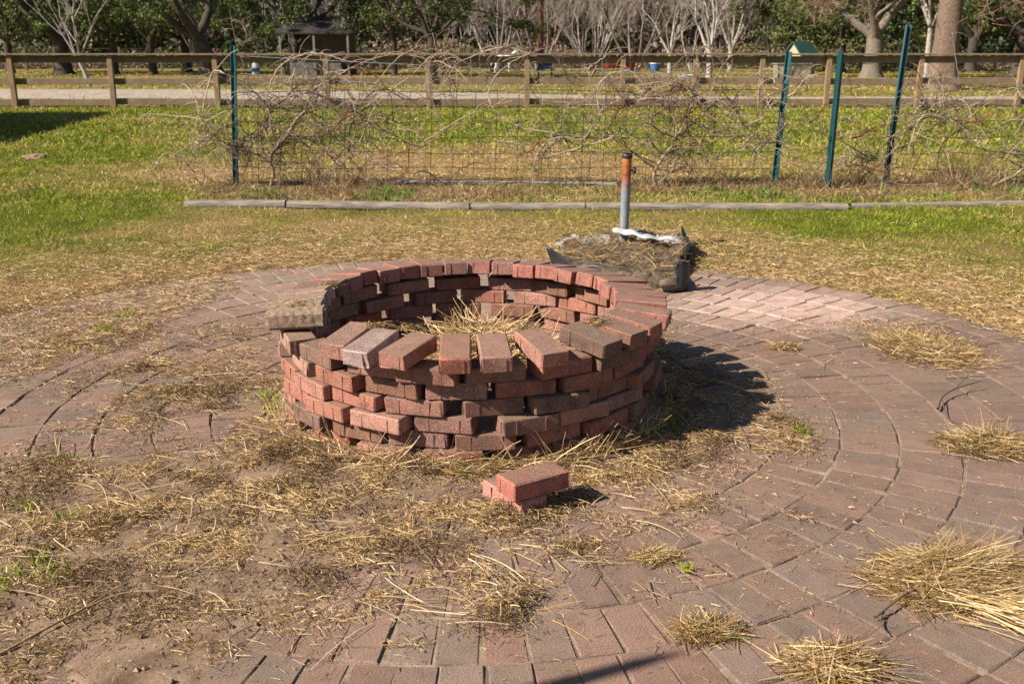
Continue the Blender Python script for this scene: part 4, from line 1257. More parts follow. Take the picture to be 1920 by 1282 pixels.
        return sheet(name, np.stack([x + w, y + w * .8, z], -1), .003, M_cl)
    crumple('torn_sheet', -.45, -.03, -.14, .14, .105, .055, 61)
    crumple('torn_sheet', .05, .46, -.06, .20, .105, .11, 68, sk=-.08)
    P = []
    for t in np.linspace(0, 1, 22):
        x = -.085 + .40 * t; w = .020 + .040 * math.sin(min(1, t * 1.15) * 2.6)
        P.append([(x, -.055 - .13 * t + w * s + .012 * math.sin(t * 11 + s * 2), .150 - .035 * t + .032 * (1 - s * s) * (.6 + .4 * math.sin(t * 7)) + .006 * math.sin(t * 23)) for s in np.linspace(-1, 1, 11)])
    sheet('white_flap', P, .004, plain('white_plastic', (.42, .42, .44), .55, 0, .4, .4, 14, .5, .004))
    # stones or clods along the near side
    rs = np.random.RandomState(4)
    for k, (x, y, s) in enumerate([(.10, -1.06, .05), (.02, -.98, .055), (-.10, -.90, .045), (.16, -1.13, .05), (.28, -.55, .05), (.36, -.25, .06)]):
        bm = bmesh.new(); bmesh.ops.create_icosphere(bm, subdivisions=3, radius=s)
        for v in bm.verts:
            v.co *= 1 + mnoise.fractal(v.co * 18 + Vector((k * 7, 0, 0)), 1, 2, 3) * .35
            v.co.z *= .75; v.co.x *= 1.35
        o = link('clod', bm_mesh(bm, 'clod'), M_ash, root, (x, y, s * .6))
    # straw on the tray
    n = 1300
    p = q2(rs.rand(n) * .94 + .03, rs.rand(n) * .9 + .03)
    a = rs.rand(n) * 6.28; el = np.abs(rs.randn(n)) * .35; L = .03 + .08 * rs.rand(n) ** 2
    D_ = np.stack([np.cos(a) * np.cos(el), np.sin(a) * np.cos(el), np.sin(el)], -1)
    B = np.stack([p[:, 0], p[:, 1], .07 + .04 * rs.rand(n)], -1)
    link('straw', strands('straw', B, D_, L, .003 * (.5 + rs.rand(n)), STRAW[rs.choice([1, 3, 3, 6, 6, 4], n)], rs.randn(n, 3) * L[:, None] * .2, 2, 2, .5, rs), M_straw, root)['kind'] = 'stuff'
umbrella_base()
# black hose stub beside it
g = Geo(); P = [Vector((*G(px, py), .02)) for px, py in ((1243, 549), (1256, 549), (1270, 548))]
g.tube(P, [.014, .016, .012], 10)
tag(link('black_fitting', g.mesh('black_fitting', True), plain('black_rubber', (.02, .02, .02), .4)), 'small black plastic fitting lying behind the right of the fire pit', 'fitting')

# ================================================================== RAIL FENCE
def zat(py, Y): return PL(960, py, Y).z
FY = 23.9
def rail_fence():
    root = empty('rail_fence', (0, FY, 0))
    tag(root, 'long brown three rail wooden fence running across the whole view', 'fence')
    pxs = [-560, -370, -175, 23, 209, 406, 613, 803, 988, 1168, 1304, 1428, 1552, 1724, 1913, 2100, 2290]
    xs_ = [PL(px, 150, FY).x for px in pxs]
    top = 1.17
    pme = []
    for k in range(3):
        bm = bmesh.new(); bmesh.ops.create_cube(bm, size=1, matrix=Matrix.Translation((0, 0, (top - .1) / 2)) @ Matrix.Diagonal((.115, .10, top + .1, 1)))
        bmesh.ops.bevel(bm, geom=list(bm.edges), offset=.006, segments=1, affect='EDGES')
        me = bm_mesh(bm, 'post'); me.materials.append(M_wood_post); pme.append(me)
    for k, x in enumerate(xs_):
        o = link('post', pme[k % 3], None, root, (x, 0, -.0), (R(rnd.uniform(-.5, .5)), R(rnd.uniform(-.6, .6)), 0))
    for a, b_ in zip(xs_[:-1], xs_[1:]):
        for zc, h in ((.135, .14), (.60, .14), (1.07, .15)):
            bm = bmesh.new(); dz = rnd.uniform(-.012, .012)
            bmesh.ops.create_cube(bm, size=1, matrix=Matrix.Diagonal((b_ - a - .006, .038, h, 1)))
            bmesh.ops.bevel(bm, geom=list(bm.edges), offset=.005, segments=1, affect='EDGES')
            o = link('rail', bm_mesh(bm, 'rail'), M_wood_rail, root, ((a + b_) / 2, .075, zc + dz), (0, R(rnd.uniform(-.12, .12)), 0))
        bm = bmesh.new()
        bmesh.ops.create_cube(bm, size=1, matrix=Matrix.Diagonal((b_ - a - .004, .19, .038, 1)))
        bmesh.ops.bevel(bm, geom=list(bm.edges), offset=.005, segments=1, affect='EDGES')
        link('cap_board', bm_mesh(bm, 'cap_board'), M_wood_rail, root, ((a + b_) / 2, .0, top + .021), (0, R(rnd.uniform(-.1, .1)), 0))
rail_fence()

# ================================================================== TREES
def foliage(centres, radii, n, size, rs, cols, squash=.75):
    """leaf-sized quads scattered through clumps"""
    k = len(centres); idx = rs.randint(0, k, n)
    C = np.asarray(centres)[idx]; r = np.asarray(radii)[idx]
    u = rs.randn(n, 3); u /= np.linalg.norm(u, axis=1)[:, None]
    rad = rs.rand(n) ** .55
    P = C + u * (r * rad)[:, None] * np.array((1, 1, squash))
    A = rs.randn(n, 3); A /= np.linalg.norm(A, axis=1)[:, None]
    B = np.cross(A, rs.randn(n, 3)); B /= np.linalg.norm(B, axis=1)[:, None]
    s = size * (.5 + rs.rand(n)); A = A * s[:, None]; B = B * (s * .5)[:, None]
    V = np.stack([P - A, P + B, P + A, P - B], 1).reshape(-1, 3)
    F = np.arange(4 * n).reshape(-1, 4)
    cc = cols[rs.randint(0, len(cols), n)] * (.7 + .6 * rs.rand(n, 1)) 
    cl = (.75 + .5 * rs.rand(k))[idx][:, None]
    return V, F, np.repeat(cc * cl, 4, 0)
OAK = np.array([(.05, .078, .012), (.08, .105, .016), (.03, .05, .010), (.12, .135, .028), (.05, .065, .02)])
OLIVE = np.array([(.10, .12, .03), (.13, .14, .04), (.07, .09, .025), (.16, .15, .05)])

def grow(g, P, d, L, r, depth, rs, kids, spread, up, c, ends, seg=5, wig=.12, sides=6, shrink=.68, minr=.006):
    n = seg; Q = [P]; dd = d.copy()
    for k in range(n):
        dd = dd + rs.randn(3) * wig + np.array((0, 0, up * .15)); dd /= np.linalg.norm(dd); Q.append(Q[-1] + dd * L / n)
    r1 = max(r * .55, minr * .6)
    g.tube(Q, np.linspace(r, r1, n + 1), max(3, sides), c * (.85 + .3 * rs.rand()), cap=False)
    if depth == 0: ends.append(Q[-1]); ends.append(Q[n // 2]); return
    m = rs.randint(kids[0], kids[1] + 1)
    for k in range(m):
        j = rs.randint(max(1, n // 2), n + 1) if k else n
        v = rs.randn(3); v -= dd * v.dot(dd); v /= np.linalg.norm(v)
        nd = dd + v * spread * rs.uniform(.5, 1.2); nd[2] += up * .3; nd /= np.linalg.norm(nd)
        grow(g, Q[j], nd, L * shrink * rs.uniform(.75, 1.2), max(r1 * rs.uniform(.6, .9), minr), depth - 1, rs, kids, spread, up, c, ends, max(3, seg - 1), wig, sides - 1, shrink, minr)

def oak(px, py, h, trunk_r, label, seed, crown_r=3.2, crown_low=2.0, n=9000, leaf=.09, lean=(0, 0), name='oak_tree', cols=OAK, bark=(.07, .055, .045), grp='dark evergreen oaks beyond the rail fence', fork=1.9):
    rs = np.random.RandomState(seed); c = GC(px, py)
    root = empty(name, (c[0], c[1], 0)); tag(root, label, 'tree', grp)
    g = Geo(); ends = []
    d0 = np.array((lean[0], lean[1], 1.0)); d0 /= np.linalg.norm(d0)
    bk = np.array(bark)
    flare = [np.array((0, 0, -.2)), np.array((0, 0, .0)), d0 * .25, d0 * .6]
    g.tube(flare, [trunk_r * 1.7, trunk_r * 1.45, trunk_r * 1.1, trunk_r], 9, bk, cap=False)
    P = d0 * .6
    top = d0 * fork
    g.tube([P, P * .5 + top * .5 + rs.randn(3) * .04, top], [trunk_r, trunk_r * .93, trunk_r * .85], 9, bk, cap=False)
    for k in range(rs.randint(4, 6)):
        a = k * 2 * math.pi / 4.5 + rs.rand(); dd = np.array((math.cos(a) * .8, math.sin(a) * .8, .75)); dd /= np.linalg.norm(dd)
        grow(g, top - d0 * .1 * k, dd, h * .36, trunk_r * .55, 3, rs, (2, 3), .8, .35, bk, ends, wig=.16)
    link('trunk', g.mesh('trunk', True), M_bark, root)
    E = np.array(ends); E[:, 2] = np.maximum(E[:, 2], crown_low + .5 * rs.rand(len(E)))
    m = 46
    a = rs.rand(m) * 6.283; q = rs.rand(m) ** .5
    extra = np.stack([crown_r * q * np.cos(a), crown_r * q * np.sin(a), crown_low + .5 + (h - crown_low - .8) * rs.rand(m) * np.sqrt(np.clip(1.1 - q ** 2, 0, 1))], -1)
    C = np.vstack([E[rs.permutation(len(E))[:60]], extra])
    V, F, cc = foliage(C, .3 + .5 * rs.rand(len(C)), int(n * 2.0), leaf * .72, rs, cols)
    low = V[:, 2].reshape(-1, 4).min(1) < crown_low - .35
    V, F, cc = V, F[~low], cc
    link('crown', npmesh('crown', V, F, cc), M_leaf, root)
    return root

oak(120, 140, 8.5, .42, 'massive dark oak with spreading low crown at the far left', 31, 5.2, 1.55, 14000, .11)
oak(217, 140, 7.5, .17, 'slim oak right of the massive one at the left', 32, 3.0, 1.9, 7000)
oak(288, 141, 8, .20, 'straight dark trunked oak between the slim oak and the leaning one', 33, 3.2, 1.7, 8000)
oak(413, 158, 8, .34, 'thick oak leaning left, standing behind the left green post', 34, 3.6, 1.75, 12000, .085, lean=(-.45, .1))
oak(560, 140, 8, .25, 'broad oak whose crown shades the dark shed', 35, 4.0, 1.7, 12000)
oak(740, 143, 7.5, .13, 'slender oak just right of the dark shed', 36, 2.8, 1.75, 8000)
oak(811, 147, 7.5, .20, 'oak with straight black trunk left of the open middle', 37, 2.7, 1.95, 9000)
oak(20, 137, 7, .22, 'oak at the left edge beside the massive one', 38, 3.2, 1.3, 7000, cols=OLIVE)
oak(1633, 146, 7.5, .42, 'stocky oak with pale trunk left of the giant tree', 39, 4.2, 1.75, 12000, bark=(.17, .14, .11))
oak(1910, 142, 7.5, .42, 'dark oak at the right edge behind the giant tree', 40, 4.0, 1.8, 11000)
oak(1480, 106, 9, .30, 'tall olive green oak behind the small green roof', 41, 4.2, 1.1, 9000, .14, cols=OLIVE)
oak(1575, 106.5, 10, .30, 'dark round oak behind the middle green post', 42, 4.6, 1.0, 10000, .14)
oak(1820, 118, 8, .30, 'leafy dark oak seen right of the giant trunk', 43, 4.6, 1.0, 9000, .14)
oak(350, 122, 9, .25, 'yellowish green tree standing farther back on the left', 44, 4.5, 1.2, 8000, .14, cols=OLIVE)

def bare(px, py, h, r, label, seed, multi=1, name='bare_tree', c=(.36, .31, .27), kids=(3, 4), depth=5, spread=.6, up=.3, lean=0., minr=.008, grp='leafless pale trees beyond the rail fence', L0=None, fork=None):
    rs = np.random.RandomState(seed); q = GC(px, py)
    root = empty(name, (q[0], q[1], 0)); tag(root, label, 'tree', grp)
    g = Geo(); ends = []; c = np.array(c)
    fork = fork if fork is not None else h * .16
    if multi == 1:
        g.tube([(0, 0, -.2), (0, 0, .15), (lean * fork * .5, 0, fork * .6), (lean * fork, 0, fork)], [r * 1.5, r * 1.1, r, r * .9], 8, c, cap=False)
    link('trunk', g.mesh('trunk', True), M_bark, root) if multi == 1 else None
    g = Geo(); m = 5 if multi == 1 else multi
    for k in range(m):
        a = k * 2 * math.pi / m + rs.rand() * .6; dd = np.array((math.cos(a) * .5, math.sin(a) * .5, 1.0)); dd /= np.linalg.norm(dd)
        P = np.array((lean * fork, 0, fork - .05)) if multi == 1 else np.array((math.cos(a) * r, math.sin(a) * r, -.05))
        grow(g, P, dd, L0 or h * .3, r * (.6 if multi == 1 else .45), depth, rs, kids, spread, up, c, ends, 5, .08, 5, .74, minr)
    link('branches', g.mesh('branches', True), M_bark, root)
bare(1107, 131, 8, .22, 'widest leafless pale tree with many stems fanning up in the middle', 51, multi=11, depth=5, kids=(2, 3), spread=.5, up=.38)
bare(1255, 143, 6.5, .11, 'leafless pale tree right of the fanning one', 52, kids=(2, 3), L0=1.6, fork=1.0)
bare(1329, 150, 6.5, .13, 'leafless grey tree left of the small green roof', 53, kids=(2, 3), L0=1.6, fork=1.05)
bare(1370, 105, 7, .16, 'thin leafless tree farther back, left of the small green roof', 54, kids=(2, 3))
bare(1525 - 70, 128, 5, .10, 'crooked leafless tree beside the small green roof', 55, kids=(2, 3), lean=-.5)
bare(1733, 165, 7.5, .105, 'slim pale leafless tree just left of the giant trunk', 56, kids=(2, 3), spread=.7, fork=2.0)
bare(930, 108, 10, .2, 'greyish leafless tree far behind the open middle', 57, multi=5, depth=4, kids=(2, 4), c=(.30, .25, .22))
bare(1010, 104, 10, .2, 'hazy brown leafless tree beside the reddish pole', 58, multi=4, depth=4, kids=(2, 4), c=(.27, .21, .18))
bare(1190, 104, 10, .2, 'distant leafless tree behind the fanning one', 59, multi=4, depth=4, kids=(2, 4), c=(.28, .22, .19))
bare(168, 163, 5.5, .075, 'thin pale leafless tree leaning left before the massive oak', 60, kids=(2, 3), lean=-.3, spread=.6)
bare(377, 139, 6, .10, 'pale crooked leafless tree behind the left part of the fence', 61, kids=(2, 3), lean=-.3, spread=.7)
bare(1300, 108, 8, .16, 'pale leafless tree far back between two nearer ones', 62, multi=3, kids=(2, 4))

# a far row of thin leafless trees: three shapes, many copies
def far_row():
    rs = np.random.RandomState(120); protos = []
    for k in range(3):
        root = empty('distant_tree'); root_kids = []
        g = Geo(); ends = []; c = np.array([(.33, .27, .235), (.38, .33, .29), (.28, .21, .18)][k])
        for m in range(5):
            a = m * 1.257 + rs.rand(); dd = np.array((math.cos(a) * .55, math.sin(a) * .55, 1)); dd /= np.linalg.norm(dd)
            grow(g, np.array((math.cos(a) * .12, math.sin(a) * .12, -.05)), dd, 2.1, .07, 5, rs, (2, 3), .6, .3, c, ends, 4, .10, 4, .72, .011)
        root_kids.append(link('branches', g.mesh('branches', True), M_bark, root))
        protos.append((root, root_kids))
    for k in range(24):
        px = 850 + k * 29 + rs.uniform(-12, 12) if k < 20 else 380 + (k - 20) * 130
        c = G(px, 96.8 + rs.rand() * 4)
        p, kids = protos[k % 3]
        r = p if k < 3 else p.copy()
        if k >= 3:
            col.objects.link(r)
            for q in kids:
                d = q.copy(); col.objects.link(d); d.parent = r
        r.location = (c[0], min(c[1], 74 + rs.rand() * 6), 0); r.location.x = c[0] * r.location.y / c[1]
        r.rotation_euler = (0, 0, rs.rand() * 6); r.scale = (1, 1, 1) if k < 3 else (1 + .3 * rs.rand(),) * 3
        tag(r, ['grey brown thin leafless tree in the far row before the wood', 'palest thin leafless tree in the far row before the wood', 'darkest brown thin leafless tree in the far row before the wood'][k % 3], 'tree', 'thin leafless trees in the far row')
far_row()
# giant trunk at right with brown drooping twigs
def giant():
    rs = np.random.RandomState(70); q = G(1765, 168)
    root = empty('giant_tree', (q[0], q[1], 0)); tag(root, 'giant tree with thick reddish grey trunk and brown hanging twigs', 'tree')
    g = Geo()
    z = [-.2, 0, .3, .8, 1.5, 2.5, 4, 6.5]; rr = [.68, .62, .50, .43, .39, .37, .33, .24]
    P = [(0, 0, a) for a in z]; V, F = tube(P, rr, 28)
    an = np.arctan2(V[:, 1], V[:, 0]); lob = 1 + .10 * np.sin(an * 5 + 1) * np.clip(1.2 - V[:, 2] * .6, .15, 1) + .03 * np.sin(an * 11 + V[:, 2] * 3)
    V[:, 0] *= lob; V[:, 1] *= lob
    g.add(V, F, (.165, .115, .085))
    link('trunk', g.mesh('trunk', True), M_bark, root)
    g = Geo(); ends = []
    for k in range(17):
        a = rs.rand() * 6.283; zz = 2.3 + 3.6 * rs.rand(); dd = np.array((math.cos(a), math.sin(a), .18)); dd /= np.linalg.norm(dd)
        grow(g, np.array((0, 0, zz)), dd, 2.4, .07, 3, rs, (3, 4), .6, -.12, np.array((.21, .13, .095)), ends, 5, .10, 4, .68, .008)
    link('branches', g.mesh('branches', True), M_bark, root)
    E = np.array(ends); n = 9000; B = E[rs.randint(0, len(E), n)] + rs.randn(n, 3) * .18
    ok = (B[:, 2] > 1.9); B = B[ok]; n = len(B)
    D_ = rs.randn(n, 3) * np.array((1, 1, .5)) - np.array((0, 0, .35)); D_ /= np.linalg.norm(D_, axis=1)[:, None]
    c = np.array([(.22, .13, .085), (.28, .18, .12), (.16, .10, .07), (.34, .25, .17)])[rs.randint(0, 4, n)]
    L = .25 + .35 * rs.rand(n)
    link('twigs', strands('twigs', B, D_, L, np.full(n, .016), c, rs.randn(n, 3) * .06, 2, 2, 1, rs), M_bark, root)
giant()

# far wood: one mass
def wood():
    rs = np.random.RandomState(90)
    m = 420; x = rs.uniform(-75, 80, m); y = rs.uniform(74, 96, m); h = 7 + 7 * fbm(x, y, .12, 3, 2) 
    C = []; Rr = []; tin = []
    for k in range(m):
        for j in range(7):
            C.append((x[k] + rs.randn() * 1.2, y[k] + rs.randn() * 1.2, .6 + h[k] * ((j + rs.rand()) / 7.2) ** 1.5)); Rr.append(1.1 + rs.rand())
    for k in range(900): C.append((rs.uniform(-85, 90), rs.uniform(98, 106), rs.rand() * 9)); Rr.append(2.2)
    n = 260000; k = len(C); idx = rs.randint(0, k, n); C = np.array(C); Rr = np.array(Rr)
    u = rs.randn(n, 3); u /= np.linalg.norm(u, axis=1)[:, None]
    P = C[idx] + u * (Rr[idx] * rs.rand(n) ** .4)[:, None]
    P[:, 2] = np.maximum(P[:, 2], .1)
    A = rs.randn(n, 3); A /= np.linalg.norm(A, axis=1)[:, None]; B = np.cross(A, rs.randn(n, 3)); B /= np.linalg.norm(B, axis=1)[:, None]
    s = np.where(P[:, 1] > 96.5, .55, .21) * (.5 + rs.rand(n)); V = np.stack([P - A * s[:, None], P + B * (s * .6)[:, None], P + A * s[:, None], P - B * (s * .6)[:, None]], 1).reshape(-1, 3)
    pal = np.array([(.045, .06, .018), (.065, .075, .022), (.10, .07, .05), (.08, .08, .028), (.033, .043, .014), (.125, .092, .07)])
    # brownish in the middle, green at the sides
    br = np.exp(-((C[:, 0] - 6) / 13) ** 2) * .75 + .06
    tree_c = np.where(rs.rand(k) < br, rs.choice([2, 5], k), rs.choice([0, 1, 3, 4], k))
    c = pal[tree_c[idx]] * (.7 + .6 * rs.rand(n, 1))
    o = link('far_wood', npmesh('far_wood', V, np.arange(4 * n).reshape(-1, 4), np.repeat(c, 4, 0)), M_leaf)
    tag(o, 'far off mixed wood closing the view behind the fields', 'wood', kind='stuff')
    # dark brush closing the foot of the wood
wood()
def brush():
    rs = np.random.RandomState(91); n = 120000
    x = rs.uniform(-60, 66, n); y = 66 + rs.rand(n) * 6 + 2 * np.sin(x * .2)
    hh = .5 + 4.5 * np.clip(fbm(x, y, .16, 3, 5) - .38, 0, 1)
    z = rs.rand(n) * hh
    cset = np.array([(.20, .13, .085), (.16, .12, .06), (.11, .12, .035), (.25, .17, .12), (.07, .085, .03)])
    w = fbm(x, y, .12, 2, 9)
    ci = np.where(w > .52, rs.choice([2, 4, 1], n), rs.choice([0, 1, 3], n))
    P = np.stack([x, y, z], -1); A = rs.randn(n, 3); A /= np.linalg.norm(A, axis=1)[:, None]; B = np.cross(A, rs.randn(n, 3)); B /= np.linalg.norm(B, axis=1)[:, None]
    s = .09 * (.5 + rs.rand(n)); V = np.stack([P - A * s[:, None], P + B * (s * .5)[:, None], P + A * s[:, None], P - B * (s * .5)[:, None]], 1).reshape(-1, 3)
    o = link('brush', npmesh('brush', V, np.arange(4 * n).reshape(-1, 4), np.repeat(cset[ci] * (.7 + .6 * rs.rand(n, 1)), 4, 0)), M_leaf)
    tag(o, 'low brown brush at the foot of the far wood', 'brush', kind='stuff')
brush()

# ================================================================== THINGS IN THE FIELD
M_grey = plain('grey_wood', (.20, .18, .16), .85)
M_white = plain('white_paint', (.75, .75, .73), .6)
def shed():
    P = G(600, 141); root = empty('lean_to_shed', (P[0], P[1], 0)); tag(root, 'open lean to shed with sloping dark roof under the oaks', 'shed')
    w = 3.3
    M_rf = plain('dark_roof', (.04, .034, .032), .8, .0, .3, .5, 3); M_dk = plain('shed_wall', (.12, .105, .10), .8, 0, .3, .4, 3)
    g = Geo(); v = [(-w / 2 - .2, -1.3, 1.95), (w / 2 + .2, -1.3, 1.95), (w / 2 + .2, 1.2, 2.75), (-w / 2 - .2, 1.2, 2.75)]
    V = np.array(v + [(a, b, c + .07) for a, b, c in v]); g.add(V, [(0, 3, 2, 1), (4, 5, 6, 7), (0, 1, 5, 4), (1, 2, 6, 5), (2, 3, 7, 6), (3, 0, 4, 7)])
    link('roof', g.mesh('roof'), M_rf, root)
    for x, y, z in ((-w / 2, -1.2, 1.95), (w / 2, -1.2, 1.95), (-w / 2, 1.1, 2.68), (w / 2, 1.1, 2.68), (0, -1.2, 1.95)):
        g = Geo(); g.box(x - .05, x + .05, y - .05, y + .05, 0, z); link('post', g.mesh('post'), M_grey, root)
    g = Geo(); g.box(-w / 2, w / 2, 1.0, 1.05, 0, 2.55); link('back_wall', g.mesh('back_wall'), M_dk, root)
    g = Geo(); g.box(-w / 2 + .1, w / 2 - .4, -1.1, -1.02, 0, .85); link('front_panel', g.mesh('front_panel'), plain('panel', (.15, .135, .125), .8, 0, .3, .5, 5), root)
shed()
def planter():
    P = G(1483, 148); root = empty('planter_box', (P[0], P[1], 0)); tag(root, 'beige wooden box planter with stuff on top left of the middle green post', 'planter')
    a = Geo(); a.box(-.72, .72, -.45, -.41, 0, .62); link('front_panel', a.mesh('front_panel'), plain('beige_panel', (.34, .29, .20), .8, 0, .3, .3, 4), root)
    for s in (-1, 1):
        a = Geo(); a.box(s * .70 - .02, s * .70 + .02, -.41, .45, 0, .62); link('side_panel', a.mesh('side_panel'), plain('beige_side', (.26, .22, .15), .8, 0, .3, .3, 4), root)
    a = Geo(); a.box(-.72, .72, .41, .45, 0, .62); link('back_panel', a.mesh('back_panel'), M_grey, root)
    a = Geo(); a.box(-.76, .76, -.49, .49, .622, .68); link('lid', a.mesh('lid'), plain('lid_grey', (.22, .24, .22), .7), root)
    bm = bmesh.new()
    bmesh.ops.create_cone(bm, segments=16, radius1=.11, radius2=.13, depth=.22, cap_ends=True, matrix=Matrix.Translation((0, 0, .11)))
    bmesh.ops.create_cone(bm, segments=16, radius1=.14, radius2=.14, depth=.03, cap_ends=True, matrix=Matrix.Translation((0, 0, .225)))
    o = link('bucket', bm_mesh(bm, 'bucket'), plain('blue_grey_pail', (.25, .30, .38), .5), None, (P[0] + .2, P[1], .682)); tag(o, 'blue grey pail standing on the beige box', 'bucket')
planter()
def hut():
    P = GC(1500, 108.5, 52); root = empty('feed_hut', (P[0], P[1], 0), R(38)); tag(root, 'small tan hut with a green gabled roof in the field', 'hut')
    w, l, h, rh = 1.05, 1.15, .95, .62
    g = Geo(); g.box(-l / 2, l / 2, -w / 2, w / 2, 0, h)
    g.add([(-l / 2, -w / 2, h), (-l / 2, w / 2, h), (-l / 2, 0, h + rh), (-l / 2 + .01, 0, h + rh)], [(0, 1, 3, 2)])
    g.add([(l / 2, -w / 2, h), (l / 2, w / 2, h), (l / 2, 0, h + rh), (l / 2 - .01, 0, h + rh)], [(0, 1, 3, 2)])
    link('wall', g.mesh('wall'), plain('tan_wall', (.38, .32, .22), .8, 0, .3, .2, 3), root)
    M_g = plain('green_metal_roof', (.03, .085, .07), .5, .1, .5, .25, 4)
    for s in (-1, 1):
        g = Geo(); a = l / 2 + .12; yo = w / 2 + .22; zo = h - .22 * rh / (w / 2)
        V = np.array([(-a, s * yo, zo), (a, s * yo, zo), (a, 0, h + rh), (-a, 0, h + rh)]); V2 = V + np.array((0, s * .03, .05))
        g.add(np.vstack([V, V2]), [(0, 1, 2, 3), (4, 7, 6, 5), (0, 4, 5, 1), (1, 5, 6, 2), (2, 6, 7, 3), (3, 7, 4, 0)]); link('roof', g.mesh('roof'), M_g, root)
hut()
def simple(name, px, py, label, cat, parts):
    P = GC(px, py); root = empty(name, (P[0], P[1], 0)); tag(root, label, cat)
    for nm, mat, fn in parts:
        g = Geo(); fn(g); link(nm, g.mesh(nm, nm in ('tub', 'drum', 'seat_pad', 'body')), mat, root)
    return root
M_red = plain('faded_red', (.40, .06, .06), .6, 0, .3, .4, 3)
M_blue = plain('blue_plastic', (.06, .20, .45), .5)
M_black = plain('dark_frame', (.02, .022, .03), .6)
simple('red_cart', 1160, 139, 'faded red garden cart right of the fanning leafless tree', 'cart', [
    ('tub', M_red, lambda g: g.add([(-.75, -.35, .30), (.75, -.35, .30), (.75, .35, .30), (-.75, .35, .30), (-.85, -.42, .78), (.85, -.42, .78), (.85, .42, .78), (-.85, .42, .78)], [(0, 3, 2, 1), (0, 1, 5, 4), (1, 2, 6, 5), (2, 3, 7, 6), (3, 0, 4, 7)])),
    ('wheel', M_black, lambda g: g.tube([(-.5, -.46, .17), (-.5, -.40, .17)], .17, 14)),
    ('wheel', M_black, lambda g: g.tube([(.5, -.46, .17), (.5, -.40, .17)], .17, 14)),
    ('handle', M_grey, lambda g: g.tube([(.8, 0, .35), (1.1, 0, .5), (1.35, 0, .85)], .025, 6))])
simple('garden_chair', 1022, 147, 'dark garden chair with a blue cushion beyond the rail fence', 'chair', [
    ('seat', M_black, lambda g: g.box(-.32, .32, -.3, .3, .40, .46)),
    ('backrest', M_black, lambda g: g.box(-.32, .32, .27, .33, .46, 1.0)),
    ('leg', M_black, lambda g: g.box(-.32, -.27, -.3, -.25, 0, .40)), ('leg', M_black, lambda g: g.box(.27, .32, -.3, -.25, 0, .40)),
    ('leg', M_black, lambda g: g.box(-.32, -.27, .25, .3, 0, .40)), ('leg', M_black, lambda g: g.box(.27, .32, .25, .3, 0, .40)),
    ('cushion', plain('navy_cushion', (.02, .05, .16), .7), lambda g: g.box(-.3, .3, -.28, .26, .462, .56))])
simple('yard_light', 1043, 128, 'small yellow marker on a stake beyond the fence', 'marker', [
    ('stake', M_grey, lambda g: g.box(-.02, .02, -.02, .02, 0, .5)), ('head', plain('yellow_plastic', (.75, .5, .04), .5), lambda g: g.tube([(0, 0, .5), (0, 0, .52), (0, 0, .75), (0, 0, .8)], [.06, .15, .17, .08], 10))])
simple('blue_tub', 1228, 128, 'blue and white tub on the grass behind the red cart', 'tub', [
    ('tub', M_blue, lambda g: g.tube([(0, 0, .0), (0, 0, .42)], [.26, .33], 16)), ('rim', M_white, lambda g: g.tube([(0, 0, .43), (0, 0, .5)], [.36, .36], 16))])
simple('feed_tray', 1290, 146, 'low pale blue tray on the grass left of a fence post', 'tray', [
    ('tub', plain('pale_blue', (.45, .55, .65), .5), lambda g: g.tube([(0, 0, .0), (0, 0, .12)], [.42, .5], 18))])
simple('water_drum', 480, 141, 'white and blue jug on the grass right of the left green post', 'jug', [
    ('body', M_white, lambda g: g.tube([(0, 0, 0), (0, 0, .45), (0, 0, .58), (0, 0, .66)], [.2, .2, .1, .07], 14)), ('band', M_blue, lambda g: g.tube([(0, 0, .16), (0, 0, .34)], [.206, .206], 14))])
simple('utility_pole', 1013, 101, 'reddish brown wooden pole standing beyond the field', 'pole', [
    ('shaft', plain('creosoted_pole', (.12, .055, .035), .9), lambda g: g.tube([(0, 0, 0), (0, 0, 4), (0, 0, 9)], [.2, .18, .14], 10)),
    ('crossarm', M_grey, lambda g: g.box(-1.1, 1.1, -.06, .06, 8.2, 8.34))])
# far white animal of uncertain kind: a horse shape scaled down
def horse():
    P = GC(942, 101.5, 57)
    root = empty('white_animal', (P[0], P[1], 0)); root.scale = (.62,) * 3; tag(root, 'small white animal standing in the far field behind the open middle', 'white_animal')
    me = bpy.data.meshes.new('body')
    v = [(0, 0, 1.25), (.55, 0, 1.28), (.95, 0, 1.55), (1.2, 0, 1.85), (1.5, 0, 1.62), (-.6, 0, 1.25), (-.75, 0, 1.0)]
    rad = [.30, .27, .19, .12, .075, .29, .08]; e = [(0, 1), (1, 2), (2, 3), (3, 4), (0, 5), (5, 6)]
    for x, s in ((.55, -1), (.55, 1), (-.6, -1), (-.6, 1)):
        b = len(v); par = 1 if x > 0 else 5; back = x < 0
        v += [(x, s * .15, 1.0), (x + (.06 if not back else .08), s * .16, .62), (x + (0 if not back else -.10), s * .16, .36), (x, s * .16, .04)]
        rad += [.14, .085, .055, .06]; e += [(par, b), (b, b + 1), (b + 1, b + 2), (b + 2, b + 3)]
    me.from_pydata(v, e, []); o = link('body', me, plain('white_coat', (.72, .68, .62), .8), root)
    sk = o.modifiers.new('sk', 'SKIN')
    for k, r in enumerate(rad): me.skin_vertices[0].data[k].radius = (r, r)
    me.skin_vertices[0].data[0].use_root = True
    o.modifiers.new('ss', 'SUBSURF').levels = 1
    g = Geo(); g.tube([(-.85, 0, 1.3), (-.98, 0, 1.0), (-.98, 0, .6)], [.06, .08, .03], 6); link('tail', g.mesh('tail', True), M_white, root)
horse()
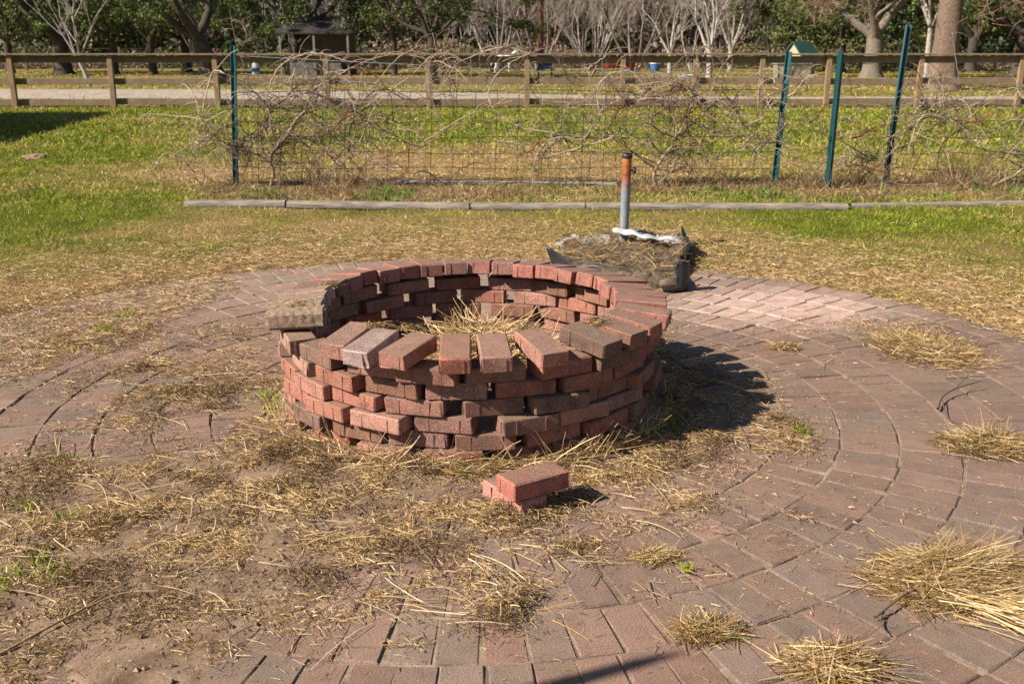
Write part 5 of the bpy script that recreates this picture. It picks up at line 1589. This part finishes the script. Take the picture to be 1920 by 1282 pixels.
# far wire and post fence along the foot of the brush
def far_fence():
    root = empty('field_fence', (0, 62, 0)); tag(root, 'thin grey post and wire fence at the far side of the field', 'fence')
    me = None
    g = Geo(); g.box(-.06, .06, -.06, .06, 0, 1.35); me = g.mesh('post'); me.materials.append(plain('old_post_wood', (.13, .105, .08), .9))
    for k in range(-13, 16): link('post', me, None, root, (k * 2.6 + rnd.uniform(-.3, .3), 0, 0))
    for z in (.4, .8, 1.25):
        g = Geo(); g.tube([(-36, 0, z), (0, 0, z), (42, 0, z)], .012, 4, cap=False); link('wire', g.mesh('wire'), M_wire, root)
far_fence()

# molehill on the left lawn
q = G(70, 299)
bm = bmesh.new(); bmesh.ops.create_icosphere(bm, subdivisions=4, radius=.16)
for v in bm.verts: v.co *= 1 + mnoise.fractal(v.co * 9, 1, 2, 3) * .25; v.co.z *= .32
tag(link('molehill', bm_mesh(bm, 'molehill'), M_soil, None, (q[0], q[1], .02)), 'small brown mound of earth on the left lawn below the shadow', 'mound')

# shed and post that stand outside the frame and throw the two shadows seen in it
def side_shed():
    root = empty('garden_shed', (-13.2, 15.2, 0), math.atan2(10.5, -1.75)); tag(root, 'plain shed left of the lawn whose shadow falls on the grass', 'shed')
    g = Geo(); g.box(-5.2, 5.2, -2.1, 2.1, 0, 2.85); link('wall', g.mesh('wall'), plain('board_wall', (.42, .36, .28), .8, 0, .3, .2, 2), root)
    for s in (-1, 1):
        g = Geo(); V = np.array([(-5.35, s * 2.25, 2.83), (5.35, s * 2.25, 2.83), (5.35, 0, 3.3), (-5.35, 0, 3.3)]); V2 = V + np.array((0, 0, .06))
        g.add(np.vstack([V, V2]), [(0, 1, 2, 3), (4, 7, 6, 5), (0, 4, 5, 1), (1, 5, 6, 2), (2, 6, 7, 3), (3, 7, 4, 0)]); link('roof', g.mesh('roof'), M_grey, root)
side_shed()
tip = G(1290, 1218)
H_ = 2.3; b_ = (tip[0] - 1.15 * H_, tip[1] - .5 * H_)
g = Geo(); g.tube([(0, 0, 0), (0, 0, 1.9), (0, 0, 2.2), (0, 0, H_)], [.028, .028, .02, .004], 12)
tag(link('slim_post', g.mesh('slim_post', True), M_grey, None, (b_[0], b_[1], -.01)), 'slim pointed post whose shadow reaches the front of the paving', 'post')
